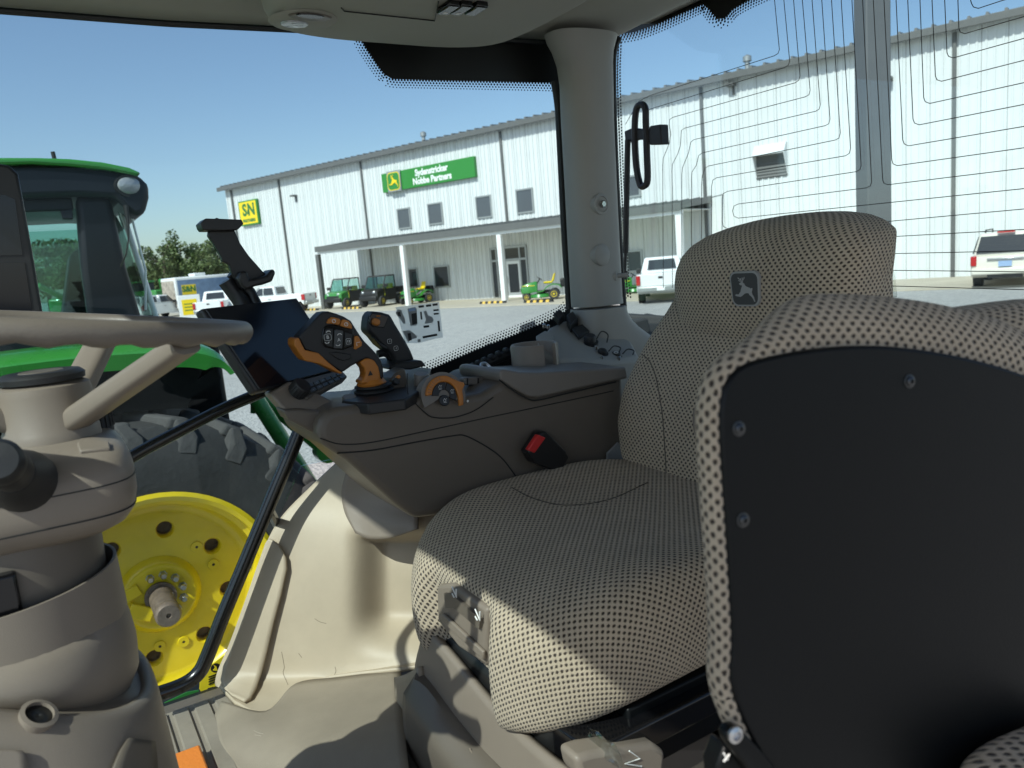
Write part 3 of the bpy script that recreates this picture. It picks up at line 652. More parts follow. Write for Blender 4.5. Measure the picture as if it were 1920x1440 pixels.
# distant green machines
def far_machine(label, px, dist, head):
    d = ray(px, 560); d.z = 0; d.normalize(); P = d*dist+Vector((0, 0, -ZC))
    r = thing('farm_machine', label, 'farm machine', P, head_to(P, off=head), 'green machines parked far off')
    m = MB(); m.box(-2.2, 1.8, -1.2, 1.2, 1.1, 2.3); mk('body', m, M_['tractor_green'], r, bevel=.15)
    m = MB(); m.box(1.4, 2.6, -.9, .9, 1.5, 3.1); cbm = mk('cab', m, M_['dark_glass'], r, bevel=.1)
    m = MB(); m.box(1.3, 2.7, -1, 1, 3.1, 3.3); mk('cab_roof', m, M_['tractor_green'], cbm, bevel=.05)
    m = MB(); m.tube([V(-2.0, .3, 2.3), V(-3.4, 1.2, 3.2)], .18); mk('auger', m, M_['tractor_green'], r)
    m = MB(); m.prism([V(-2.25, 0, 1.2), V(-2.25, -.5, 1.2), V(-2.25, -.25, 1.65)], (-.03, 0, 0)); mk('warning_triangle', m, M_['tail_red'], r)
    for x, q in ((-1.3, .7), (1.4, .95)):
        for sg in (-1, 1): road_wheel(r, x, sg*1.15, q, .5, 'tractor_yellow', sg)
far_machine('green harvester parked far beyond the pickup with bed cap', 292, 88, 30)
far_machine('green machine seen through the glass of the neighbouring tractor', 146, 60, -15)
# ================================================================== NEIGHBOURING TRACTOR (stands parallel, to the right)
nt_ = thing('green_tractor', 'green tractor with black cab and big yellow rear wheel parked alongside', 'tractor', (0.287, 4.8, -ZC), glob=True)
WC = V(.287, 3.75, -1.45); WR = .90
def ag_wheel(parent, c, R, w, rimr, side, nl=22, detail=True):
    # side -1: visible face looks towards -Y.  heights measured along +Y from the outer face
    s = -side; ax = (0, s, 0)
    m = MB(); m.lathe([(rimr-.02, .0), (rimr+.03, -.012), (R*.74, -.035), (R*.86, -.03), (R*.94, .02), (R*.955, w*.3), (R*.955, w*.7), (R*.94, w-.02), (R*.86, w+.03), (R*.7, w+.03), (rimr-.02, w)], c, ax, 64, caps=False)
    tyre = mk('tyre', m, M_['dusty_rubber'], parent)
    lug = MB(); h0, h1 = R*.945, R*1.0
    def pt(r, a, y): return V(r*math.sin(a), s*y, r*math.cos(a))
    da = 2*math.pi/nl; tw = da*.22
    def slab_(a0, a1, y0, y1, r0b, r0t, r1b, r1t):
        lug.hexa([pt(r0b, a0-tw*.7, y0), pt(r0b, a0+tw*.7, y0), pt(r1b, a1+tw, y1), pt(r1b, a1-tw, y1)], [pt(r0t, a0-tw*.5, y0), pt(r0t, a0+tw*.5, y0), pt(r1t, a1+tw*.8, y1), pt(r1t, a1-tw*.8, y1)])
    slab_(0, da*.75, w*.54, .0, h0, h1, R*.92, R*.985)
    slab_(da*.75, da*.95, .0, -.035, R*.90, R*.985, R*.80, R*.90)
    l0 = mk('lug', lug, M_['dusty_sunlit_lug'], tyre, bevel=.012); l0.location = l0.location+c
    for k in range(1, nl): inst(l0, 'lug', tyre, c, (0, 2*math.pi*k/nl, 0))
    lug = MB()
    slab_(0, da*.75, w*.46, w, h0, h1, R*.92, R*.985)
    l1 = mk('lug', lug, M_['dusty_sunlit_lug'], tyre, bevel=.012); l1.location = c; l1.rotation_euler = (0, da/2, 0)
    for k in range(1, nl): inst(l1, 'lug', tyre, c, (0, da/2+2*math.pi*k/nl, 0))
    # rim: lip, barrel, dished disc with holes
    Y_ = M_['tractor_yellow']; rd = rimr
    m = MB(); m.lathe([(rd+.015, .01), (rd+.02, -.015), (rd, -.022), (rd-.022, -.01), (rd-.03, .05), (rd-.055, .07), (rd-.06, .15), (rd-.09, .185), (rd-.12, .19)], c, ax, 64, caps=False); rim = mk('rim', m, Y_, parent)
    if not detail:
        m = MB(); m.lathe([(rd-.12, .19), (.1, .19), (.09, .1), (.001, .1)], c, ax, 32, caps=False); mk('disc', m, Y_, rim); return
    m = MB(); ri, ro, rc, hr, dy = .19, rd-.12, (rd-.12+.19)/2+.02, .036, .19
    nsec = 8
    for q in range(nsec):
        a0 = 2*math.pi*(q+.28)/nsec; N = 32; outer = []; per = []
        n4 = N//4; hs = math.pi/nsec
        for k in range(n4): per.append((ri, -hs+2*hs*k/n4))
        for k in range(n4): per.append((lerp(ri, ro, k/n4), hs))
        for k in range(n4): per.append((ro, hs-2*hs*k/n4))
        for k in range(n4): per.append((lerp(ro, ri, k/n4), -hs))
        A = [c+V(r*math.sin(a0+a), s*dy, r*math.cos(a0+a)) for r, a in per]
        cc = c+V(rc*math.sin(a0), s*dy, rc*math.cos(a0))
        B = []; C_ = []; D_ = []
        for r, a in per:
            dx = r*math.sin(a0+a)-rc*math.sin(a0); dz = r*math.cos(a0+a)-rc*math.cos(a0); L_ = math.hypot(dx, dz)
            B.append(cc+V(dx/L_*hr*1.18, 0, dz/L_*hr*1.18)); C_.append(cc+V(dx/L_*hr, s*.01, dz/L_*hr)); D_.append(cc+V(dx/L_*hr, s*.05, dz/L_*hr))
        m.loft([A, B, C_, D_], caps=False)
    disc = mk('disc', m, Y_, rim)
    for q in range(nsec):
        a0 = 2*math.pi*(q+.28)/nsec; cc = c+V(rc*math.sin(a0), s*(dy+.05), rc*math.cos(a0))
        m = MB(); m.lathe([(hr, 0), (hr*.9, .02), (.001, .02)], cc, ax, 24, caps=False); mk('hole', m, M_['rust'], disc)
    for q, rr in ((.75, .27), (1.35, .27), (3.4, .28), (3.9, .26)):
        a0 = 2*math.pi*(q+.28)/nsec; cc = c+V(rr*math.sin(a0), s*(dy-.002), rr*math.cos(a0))
        m = MB(); m.lathe([(.028, 0), (.026, -.006), (.007, -.006), (.007, 0)], cc, ax, 16, caps=False); mk('boss', m, Y_, disc)
        m = MB(); m.lathe([(.007, -.004), (.001, -.004)], cc, ax, 10, caps=False); mk('hole', m, M_['plain_black'], disc)
    m = MB(); m.lathe([(ri, dy), (.18, dy-.012), (.165, dy-.03), (.155, dy-.035), (.13, dy-.03), (.05, dy-.028), (.001, dy-.028)], c, ax, 40, caps=False); hub = mk('hub', m, Y_, rim)
    m = MB(); m.box(-.16, -.05, -.01, .03, -.03, .03); 
    kb = MB(); cc = c+V(-.09, s*(dy-.045), -.05); kb.M = Matrix.Translation(cc) @ Matrix.Rotation(.5, 4, 'Y'); kb.box(-.06, .05, -.015, .02, -.035, .035); mk('key_block', kb, Y_, hub, bevel=.006)
    kb = MB(); cc = c+V(-.12, s*(dy-.03), .05); kb.M = Matrix.Translation(cc) @ Matrix.Rotation(-.35, 4, 'Y'); kb.box(-.055, .04, -.012, .01, -.03, .03); mk('key_block', kb, Y_, hub, bevel=.005)
    for k in range(6):
        a0 = math.radians(-18+k*32); cc = c+V(.105*math.sin(a0), s*(dy-.03), .105*math.cos(a0))
        m = MB(); m.lathe([(.020, 0), (.020, -.004), (.0165, -.004), (.0165, -.030), (.012, -.036), (.001, -.036)], cc, ax, 6, caps=False); mk('bolt', m, M_['steel'], hub, smooth=20)
    m = MB(); m.lathe([(.072, dy-.035), (.072, dy-.05), (.055, dy-.05), (.055, -.05), (.052, -.056), (.057, -.066), (.057, -.10), (.048, -.115), (.012, -.115), (.008, -.10), (.001, -.10)], c+V(.0, 0, .0), ax, 32, caps=False); mk('axle', m, M_['rusty_steel'], hub)
ag_wheel(nt_, WC, WR, .46, .525, -1)
# fender
path = [(-1.25, -.34), (-.75, -.26), (-.2, -.235), (.15, -.235), (.40, -.25), (.56, -.268), (.66, -.30), (.715, -.345), (.755, -.42)]
path = cr([V(x, 0, z) for x, z in path], 4)
def smooth01(t):
    t = min(1, max(0, t)); return t*t*(3-2*t)
m = MB(); rings = []
for i, p in enumerate(path):
    t = (path[min(i+1, len(path)-1)]-path[max(i-1, 0)]).normalized(); n = V(t.z, 0, -t.x)   # inward (down)
    if n.z > 0: n = -n
    prof = ((3.80, .10), (3.79, .03), (3.83, .0), (4.05, -.015), (4.5, -.01), (4.5, .03), (4.05, .03), (3.86, .045), (3.83, .10))
    tp_f = 1-.75*smooth01((i/(len(path)-1)-.75)/.25)
    rings.append([V(p.x, y, p.z)+n*d*tp_f for y, d in prof])
m.loft(rings); mk('fender', m, M_['tractor_green'], nt_)
rings = []; m = MB()
for i, p in enumerate(path):
    t = (path[min(i+1, len(path)-1)]-path[max(i-1, 0)]).normalized(); n = V(t.z, 0, -t.x)
    if n.z > 0: n = -n
    rings.append([V(p.x, y, p.z)+n*d for y, d in ((3.87, .06), (3.875, .30), (3.90, .30), (3.90, .06))])
m.loft(rings); mk('fender_skirt', m, M_['satin_black'], nt_)
m = MB(); m.box(-1.3, .8, 4.33, 4.5, -1.55, -.24); mk('inner_fender', m, M_['satin_black'], nt_, bevel=.03)
# cab
def cp(px, py, Y=4.2): return ony(px, py, Y)
def side_prism(pts, y0, y1): 
    m = MB(); m.prism([V(x, y0, z) for x, z in pts], (0, y1-y0, 0)); return m
green_top = [(-1.35, .60)]+[(cp(*p).x, cp(*p).z) for p in ((0, 300), (70, 300), (130, 302), (190, 308), (240, 318), (262, 328), (255, 333), (200, 322), (130, 315), (60, 311))]+[(-1.35, .56)]
mk('roof_cap', side_prism(green_top, 4.13, 5.75), M_['tractor_green'], nt_, bevel=.03)
dark = [(-1.33, .555)]+[(cp(*p).x, cp(*p).z) for p in ((60, 312), (130, 316), (200, 323), (258, 334), (277, 345), (278, 372), (270, 403), (250, 407), (232, 392), (214, 372), (150, 369), (60, 372))]+[(-1.33, .44)]
rf = mk('roof_underside', side_prism(dark, 4.16, 5.72), M_['cab_black'], nt_, bevel=.03)
m = MB(); c0 = cp(243, 347, 4.14); m.lathe([(.056, 0), (.054, -.010), (.04, -.019), (.001, -.023)], c0+V(0, .02, 0), V(-.35, 1, .05), 24, caps=False, sq=.72); mk('work_light', m, M_['lamp_lens'], rf)
m = MB(); m.lathe([(.072, 0), (.072, -.02), (.056, -.02)], c0+V(0, .04, 0), V(-.35, 1, .05), 24, caps=False, sq=.74); mk('light_bezel', m, M_['plain_black'], rf)
pl = [cp(142, 366), cp(208, 366), cp(238, 500), cp(268, 600), cp(276, 640), cp(172, 640), cp(152, 500)]
m = MB(); m.prism([p+V(0, .02, 0) for p in pl], (0, .13, 0)); mk('rear_pillar', m, M_['cab_black'], nt_, bevel=.03, seg=3)
m = MB(); m.box(-1.28, .22, 4.24, 4.30, .40, .46); m.box(-1.28, .25, 4.24, 4.30, -.28, -.16); m.box(-1.30, -1.18, 4.24, 4.32, -.28, .46); mk('side_frame', m, M_['cab_black'], nt_, bevel=.01)
m = MB(); m.box(-1.2, .30, 4.262, 4.27, -.18, .41); mk('side_glass', m, M_['far_glass'], nt_, smooth=0)
m = MB(); m.box(-1.2, .30, 5.60, 5.61, -.18, .41); mk('side_glass', m, M_['far_glass'], nt_, smooth=0)
m = MB(); m.box(-1.25, -1.15, 5.56, 5.66, -.3, .45); m.box(.30, .42, 5.56, 5.66, -.3, .45); m.box(-.05, .0, 5.57, 5.62, -.3, .45); mk('far_pillar', m, M_['cab_black'], nt_, bevel=.01)
m = MB(); m.prism([V(.42, 4.42, .40), V(.52, 4.42, -.28), V(.52, 5.5, -.28), V(.42, 5.5, .40)], (.008, 0, 0)); mk('rear_glass', m, M_['far_glass'], nt_, smooth=0)
m = MB(); m.tube([V(.44, 4.40, .40), V(.54, 4.40, -.28)], .014); m.tube([V(.47, 4.36, .42), V(.50, 4.36, .1), V(.47, 4.36, -.1)], .006); mk('edge_glint', m, M_['white_paint'], nt_)  # white tubes paint the pale reflection along the rear glass edge
m = MB(); m.tube([cp(236, 385, 4.16), cp(240, 415, 4.16), cp(241, 450, 4.16), cp(236, 478, 4.16), cp(226, 500, 4.2)], [.014, .008, .004, .004, .004], 8); mk('hanging_cable', m, M_['plain_black'], nt_)
m = MB(); p = cp(103, 296, 4.6); m.tube([p+V(0, 0, -.06), p+V(-.005, 0, .03)], .010, 8); mk('antenna', m, M_['plain_black'], nt_)
m = MB(); m.prism([cp(113, 395, 4.2), cp(136, 392, 4.2), cp(137, 411, 4.2), cp(118, 411, 4.2)], (0, .05, 0)); hg = mk('door_hinge', m, M_['cab_black'], nt_, bevel=.005)
m = MB(); m.box(-.4, .15, 4.65, 5.2, -.35, -.2); mk('seat_cushion', m, M_['satin_black'], nt_, bevel=.06, seg=3)
m = MB(); m.hexa([V(.08, 4.68, -.2), V(.22, 4.68, -.2), V(.22, 5.18, -.2), V(.08, 5.18, -.2)], [V(.2, 4.72, .25), V(.3, 4.72, .25), V(.3, 5.14, .25), V(.2, 5.14, .25)]); mk('seat_back', m, M_['satin_black'], nt_, bevel=.05, seg=3)
m = MB(); m.lathe([(.17, -.015), (.19, 0), (.17, .015)], V(-.72, 4.9, .02), (.5, 0, .85), 20, caps=False); m.tube([V(-.72, 4.9, .02), V(-.85, 4.9, -.4)], .04); mk('steering_wheel', m, M_['plain_black'], nt_)
m = MB(); m.box(-1.3, .45, 4.5, 5.6, -1.1, -.36); mk('cab_base', m, M_['satin_black'], nt_, bevel=.05)
m = MB(); m.box(-.5, 1.05, 4.45, 5.15, -1.75, -1.12); mk('rear_axle_housing', m, M_['tractor_green'], nt_, bevel=.1)
for (a, b) in (((.95, 4.4, -.62), (1.25, 4.3, -1.35)), ((1.0, 4.62, -.62), (1.35, 4.5, -1.05)), ((.75, 4.5, -1.55), (1.75, 4.35, -1.45)), ((1.05, 4.8, -.8), (1.1, 4.8, -.45))):
    m = MB(); m.tube([V(*a), V(*b)], .045, 10); m.lathe([(.07, -.05), (.07, .05)], V(*b), (0, 1, 0), 14); mk('lift_arm', m, M_['tractor_green'], nt_)
m = MB(); m.loft([[V(x, y, z) for y, z in ((4.8-w, -1.2), (4.8+w, -1.2), (4.8+w, t-.15), (4.8+w*.7, t), (4.8-w*.7, t), (4.8-w, t-.15))] for x, w, t in ((-3.35, .34, -.55), (-3.2, .40, -.42), (-2.2, .43, -.25), (-1.32, .43, -.18))]); mk('hood', m, M_['tractor_green'], nt_, bevel=.03)
ag_wheel(nt_, V(-2.5, 3.92, -1.72), .63, .36, .36, -1, 18, False)
ag_wheel(nt_, V(-2.5, 5.68, -1.72), .63, .36, .36, 1, 18, False)
ag_wheel(nt_, V(.287, 5.85, -1.45), WR, .46, .525, 1, 22, False)
# ================================================================== OUR TRACTOR: interior materials
mat('taupe', (0.225, 0.185, 0.148), 0.48, bump=0.35, bscale=900, var=0.05, vscale=6, bdist=0.0006)
mat('taupe_dark', (0.130, 0.108, 0.086), 0.44, bump=0.35, bscale=900, var=0.06, vscale=6, bdist=0.0006)
mat('taupe_pad', (0.19, 0.170, 0.148), 0.46, bump=0.5, bscale=700, var=0.06, vscale=8, bdist=0.0008)
mat('tan_panel', (0.44, 0.365, 0.265), 0.5, bump=0.3, bscale=800, var=0.09, vscale=5, bdist=0.0006)
mat('tan_mat', (0.27, 0.225, 0.170), 0.62, bump=0.4, bscale=500, var=0.14, vscale=5, bdist=0.0008)
mat('liner', (0.30, 0.285, 0.245), 0.7, bump=0.3, bscale=1200, var=0.03, bdist=0.0005)
mat('pillar_trim', (0.31, 0.30, 0.275), 0.55, bump=0.25, bscale=900, var=0.03, bdist=0.0005)
mat('wheel_skin', (0.165, 0.138, 0.113), 0.46, bump=0.28, bscale=330, var=0.05, vscale=6, bdist=0.0012)
mat('soft_black', (0.016, 0.016, 0.017), 0.5, bump=0.3, bscale=800, bdist=0.0005)
mat('gloss_black', (0.006, 0.006, 0.007), 0.12)
mat('frit', (0.004, 0.004, 0.004), 0.35)
mat('seal', (0.010, 0.011, 0.011), 0.55)
mat('handle_black', (0.006, 0.006, 0.006), 0.22, coat=0.3)
mat('orange', (0.47, 0.165, 0.022), 0.42, bump=0.1, bscale=600, bdist=0.0004)
mat('orange_bright', (0.75, 0.22, 0.03), 0.6, bump=0.5, bscale=150, bdist=0.002)
mat('print_white', (0.75, 0.75, 0.73), 0.5)
mat('print_grey', (0.30, 0.31, 0.31), 0.5)
mat('button_black', (0.012, 0.0125, 0.0135), 0.42)
mat('button_grey', (0.060, 0.066, 0.07), 0.42)
mat('screen', (0.008, 0.010, 0.016), 0.10)
mat('screen_edge', (0.02, 0.02, 0.021), 0.35)
mat('red_plastic', (0.62, 0.03, 0.03), 0.35)
mat('chrome', (0.6, 0.6, 0.6), 0.15, 1.0)
mat('floor_rubber', (0.25, 0.215, 0.17), 0.72, bump=0.4, bscale=400, var=0.18, vscale=9, bdist=0.0008)
mat('decal_paper', (0.70, 0.72, 0.70), 0.5)
mat('decal_yellow', (0.82, 0.66, 0.02), 0.5)
mat('decal_green', (0.03, 0.20, 0.04), 0.5)
mat('wire', (0.03, 0.028, 0.025), 0.5)
glassmat('clear_film', (0.93, 0.94, 0.93), 1.9, rough=0.12)
def fabric(name, light, dark, p=.0105, q=.0056, rad=.0027):
    m = bpy.data.materials.new(name); m.use_nodes = True; nt = m.node_tree; b = nt.nodes['Principled BSDF']; N = nt.nodes; K = nt.links.new
    b.inputs['Roughness'].default_value = 0.95; b.inputs['Specular IOR Level'].default_value = 0.15
    b.inputs['Sheen Weight'].default_value = 0.15
    uv = N.new('ShaderNodeTexCoord')
    nz = N.new('ShaderNodeTexNoise'); nz.inputs['Scale'].default_value = 420; nz.inputs['Detail'].default_value = 2; K(uv.outputs['UV'], nz.inputs['Vector'])
    sub = N.new('ShaderNodeVectorMath'); sub.operation = 'SUBTRACT'; K(nz.outputs['Color'], sub.inputs[0]); sub.inputs[1].default_value = (.5, .5, .5)
    sc = N.new('ShaderNodeVectorMath'); sc.operation = 'SCALE'; K(sub.outputs[0], sc.inputs[0]); sc.inputs['Scale'].default_value = .0028
    ad = N.new('ShaderNodeVectorMath'); ad.operation = 'ADD'; K(uv.outputs['UV'], ad.inputs[0]); K(sc.outputs[0], ad.inputs[1])
    sx = N.new('ShaderNodeSeparateXYZ'); K(ad.outputs[0], sx.inputs[0])
    def M(op, a, b_=None, c=None):
        n = N.new('ShaderNodeMath'); n.operation = op
        for i, v in enumerate((a, b_, c)):
            if v is None: continue
            if isinstance(v, (int, float)): n.inputs[i].default_value = v
            else: K(v, n.inputs[i])
        return n.outputs[0]
    vv = M('DIVIDE', sx.outputs['Y'], q); row = M('FLOOR', vv); par = M('MODULO', M('ABSOLUTE', row), 2.0)
    uu = M('ADD', M('DIVIDE', sx.outputs['X'], p), M('MULTIPLY', par, 0.5))
    fu = M('MULTIPLY', M('SUBTRACT', M('FRACT', uu), 0.5), p); fv = M('MULTIPLY', M('SUBTRACT', M('FRACT', vv), 0.5), q*1.15)
    dist = M('SQRT', M('ADD', M('MULTIPLY', fu, fu), M('MULTIPLY', fv, fv)))
    mr = N.new('ShaderNodeMapRange'); mr.interpolation_type = 'SMOOTHSTEP'; K(dist, mr.inputs[0]); mr.inputs[1].default_value = rad*.45; mr.inputs[2].default_value = rad*1.25; mr.inputs[3].default_value = 0; mr.inputs[4].default_value = 1
    # fine yarn ribs
    wv = M('SINE', M('MULTIPLY', sx.outputs['Y'], 2*math.pi/(q/3)))
    n2 = N.new('ShaderNodeTexNoise'); n2.inputs['Scale'].default_value = 1500; n2.inputs['Detail'].default_value = 2; K(uv.outputs['UV'], n2.inputs['Vector'])
    n3 = N.new('ShaderNodeTexNoise'); n3.inputs['Scale'].default_value = 9; n3.inputs['Detail'].default_value = 4; K(uv.outputs['UV'], n3.inputs['Vector'])
    mx = N.new('ShaderNodeMix'); mx.data_type = 'RGBA'; K(mr.outputs[0], mx.inputs[0]); mx.inputs[6].default_value = (*dark, 1); mx.inputs[7].default_value = (*light, 1)
    var = M('ADD', M('MULTIPLY', n2.outputs[0], .45), M('ADD', .56, M('MULTIPLY', n3.outputs[0], .40)))
    vm = N.new('ShaderNodeVectorMath'); vm.operation = 'SCALE'; K(mx.outputs[2], vm.inputs[0]); K(var, vm.inputs['Scale']); K(vm.outputs[0], b.inputs['Base Color'])
    h = M('ADD', mr.outputs[0], M('ADD', M('MULTIPLY', wv, .10), M('MULTIPLY', n2.outputs[0], .35)))
    bp = N.new('ShaderNodeBump'); bp.inputs['Strength'].default_value = .9; bp.inputs['Distance'].default_value = .0022; K(h, bp.inputs['Height']); K(bp.outputs[0], b.inputs['Normal'])
    MATS[name] = m
fabric('fabric', (0.53, 0.435, 0.32), (0.055, 0.042, 0.032))

# ------------------------------------------------------------------ cab shell
GY = 1.70; RX = 1.55
cabt = thing('tractor_cab', 'tractor cab shell with beige headliner, grey corner pillar and large tinted windows', 'tractor cab', (.45, 1.0, -ZC), glob=True)
ROOF_FRONT = -.43  # front edge shaped to drop the shade line on the seat cushion
m = MB(); m.loft([[V(x, y, z) for y, z in ((-.26, .64), (GY+.08, .64), (GY+.1, .68), (GY, .78), (-.2, .78), (-.28, .68))] for x in (ROOF_FRONT, 0.2, 1.0, RX+.1)]); mk('roof_shell', m, M_['tractor_green'], cabt, bevel=.03)  # left overhang widened past the door to shade the passenger seat
# headliner: shallow pan, lowest along its rim
def hl(x, y):
    e = min(1, max(0, (GY-.02-y)/.5)); fx = min(1, max(0, (RX-.01-x)/.45)); fl = min(1, max(0, (y+.2)/.4))
    z = .512+.035*min(1, max(0, (x-.3)/1.2))
    q = min(1, max(0, (x-1.36)/.19)); z += .058*q*q*(3-2*q)
    return z+.030*(1-(1-e)**2)*fx*fl
xs = [ROOF_FRONT+.02+(RX-.003-ROOF_FRONT-.02)*i/60 for i in range(61)]; ys = [-.24+(GY-.02+.24)*j/36 for j in range(37)]
m = MB(); m.grid([[V(x, y, hl(x, y)) for x in xs] for y in ys]); mk('headliner', m, M_['liner'], cabt, solid=-.004)
m = MB(); m.tube([V(x, GY-.012, hl(x, GY-.02)-.003) for x in xs if x < 1.2], .007, 8); mk('roof_seal', m, M_['seal'], cabt)
# overhead pod with lamp, vent and switches
pts = [(-.02, .10), (.02, .03), (.10, 0), (.44, 0), (.53, .04), (.57, .12)]
m = MB(); rings = []
for t, zz, k in ((0, .520, 1.0), (.3, .490, .985), (.7, .470, .95), (1, .463, .90)):
    cx, cy = .70, 1.33
    out = cr([V(.425, 1.45, 0), V(.46, 1.54, 0), V(.56, 1.575, 0), (.70, 1.58, 0), (.86, 1.575, 0), (.955, 1.53, 0), (.985, 1.42, 0), (.985, 1.2, 0), (.93, 1.08, 0), (.70, 1.05, 0), (.48, 1.08, 0), (.42, 1.2, 0)], 5, True)
    rings.append([V(cx+(p.x-cx)*k, cy+(p.y-cy)*(k if t < 1 else k), zz) for p in out])
m.loft(rings); pod = mk('overhead_pod', m, M_['liner'], cabt, smooth=60)
def podp(px, py, z=.4625): return onz(px, py, z)
def disc_on_pod(px, py, rx, ry, name, mt, z0=.4625, dz=-.003, prof=None):
    c = podp(px, py, z0); m = MB(); ring = [V(c.x+rx*math.cos(a), c.y+ry*math.sin(a), 0) for a in [2*math.pi*k/28 for k in range(28)]]
    m.loft([[V(p.x, p.y, z0) for p in ring], [V(c.x+(p.x-c.x)*.93, c.y+(p.y-c.y)*.93, z0+dz) for p in ring]]); return mk(name, m, M_[mt], pod), c
lb_, c = disc_on_pod(568, 38, .062, .062, 'lamp_bezel', 'liner')
disc_on_pod(582, 31, .040, .020, 'vent', 'taupe_dark', .459, -.002)
disc_on_pod(582, 29, .026, .010, 'vent_slot', 'gloss_black', .4565, -.002)
disc_on_pod(552, 44, .026, .018, 'lamp_lens', 'lamp_lens', .459, -.003)
for k, (px, py) in enumerate(((838, 10), (862, 11), (890, 12))):
    c = podp(px, py); m = MB(); m.box(c.x-.012, c.x+.012, c.y-.03, c.y+.022, .452, .4635); sw = mk('rocker_switch', m, M_['gloss_black'], pod, bevel=.003)
    if k < 2:
        m = MB(); m.box(c.x-.004, c.x+.004, c.y+.006, c.y+.012, .4512, .452); mk('switch_mark', m, M_['print_white'], sw, smooth=0)
a = [podp(640, 14), podp(645, 20), podp(815, 38), podp(822, 2)]
m = MB(); m.tube([p+V(0, 0, -.001) for p in a], .0012, 6); mk('hatch_gap', m, M_['seal'], pod)
# corner pillar
rows = [(70, 1016, 1160), (84, 1022, 1155), (100, 1034, 1149), (125, 1045, 1146), (160, 1051, 1146), (230, 1054, 1147), (350, 1061, 1152), (470, 1067, 1158), (560, 1072, 1163), (575, 1073, 1165)]
m = MB(); rings = []
for y, xl, xr in rows:
    A = ony(xl, y, 1.60); B = ony(xr, y-6, 1.60); c = (A+B)/2; rx = (B.x-A.x)/2*.83
    rings.append([V(c.x+rx*math.copysign(abs(math.cos(t))**.8, math.cos(t)), c.y+.058*math.copysign(abs(math.sin(t))**.8, math.sin(t)), c.z) for t in [2*math.pi*k/36 for k in range(36)]])
m.loft(rings); pil = mk('corner_pillar', m, M_['pillar_trim'], cabt, smooth=60)
rows = [(577, 1079, 1162), (590, 1078, 1166), (604, 1076, 1175), (618, 1073, 1190), (634, 1068, 1212), (655, 1058, 1245), (690, 1050, 1290)]
m = MB(); rings = []
for y, xl, xr in rows:
    A = ony(xl, y, 1.58); B = ony(xr, y, 1.58); c = (A+B)/2; rx = (B.x-A.x)/2*.86
    rings.append([V(c.x+rx*math.copysign(abs(math.cos(t))**.7, math.cos(t)), c.y+.07*math.copysign(abs(math.sin(t))**.7, math.sin(t)), c.z) for t in [2*math.pi*k/36 for k in range(36)]])
m.loft(rings); mk('pillar_base', m, M_['pillar_trim'], cabt, smooth=60)
fy = 1.60-.056
def on_pillar(px, py): return ony(px, py, fy)
nrm = V(.15, -1, 0).normalized()
c = on_pillar(1126, 383); m = MB(); m.lathe([(.026, -.02), (.026, .004), (.020, .006), (.018, -.01), (.001, -.01)], c, nrm, 28, caps=False); bh = mk('bolt_recess', m, M_['pillar_trim'], pil)
m = MB(); m.lathe([(.010, -.01), (.010, .006), (.007, .009), (.001, .009)], c+V(.003, 0, 0), nrm, 6, caps=False); mk('bolt', m, M_['chrome'], bh, smooth=20)
c = on_pillar(1128, 478); m = MB(); m.lathe([(.027, -.02), (.027, .004), (.023, .007), (.001, .008)], c, nrm, 28, caps=False); mk('bolt_cover', m, M_['pillar_trim'], pil)
c = on_pillar(1150, 518)+V(.005, .01, 0); m = MB(); m.lathe([(.015, -.02), (.015, .008), (.006, .012), (.006, .04), (.001, .04)], c, V(.8, -.5, 0), 16, caps=False); mk('strut_stud', m, M_['pillar_trim'], pil)
for pth in ([(1040, 152), (1046, 190), (1049, 230), (1054, 330), (1060, 450), (1066, 540), (1068, 580)],):
    m = MB(); m.tube(cr([ony(x, y, 1.66) for x, y in pth], 4), .0105, 8); mk('pillar_seal', m, M_['seal'], cabt)
pth = [(1160, 72), (1151, 95), (1149, 150), (1153, 300), (1159, 420), (1165, 520), (1171, 600)]
m = MB(); m.tube(cr([ony(x, y, 1.60) for x, y in pth], 4), .009, 8); mk('pillar_seal', m, M_['seal'], cabt)
# right side window
m = MB(); sgp = [(-.95, -.84), (.26, -.84), (.33, -.62), (.45, -.42), (1.28, -.42), (1.28, .535), (-.95, .515)]
m.prism([V(x, GY, z) for x, z in sgp], (0, .005, 0)); sw_ = mk('side_window', m, M_['cab_glass'], cabt, smooth=0)
def frit_poly(pix, plane, v, off, name, parent):
    f = ony if plane == 'y' else onx
    P = [f(px, py, v-off) for px, py in pix]; n = V(0, .0012, 0) if plane == 'y' else V(.0012, 0, 0)
    m = MB(); m.prism(P, n); return mk(name, m, M_['frit'], parent, smooth=0)
frit_poly([(678, 74), (684, 86), (708, 122), (722, 140), (736, 148), (800, 150), (1030, 155), (1060, 160), (1060, 70)], 'y', GY, .002, 'frit_band', sw_)
bot = [(790, 700), (830, 683), (870, 666), (910, 649), (950, 634), (990, 618), (1030, 601), (1056, 588), (1070, 574)]
frit_poly(bot+[(1120, 640), (1120, 760), (850, 770)], 'y', GY, .002, 'frit_band', sw_)
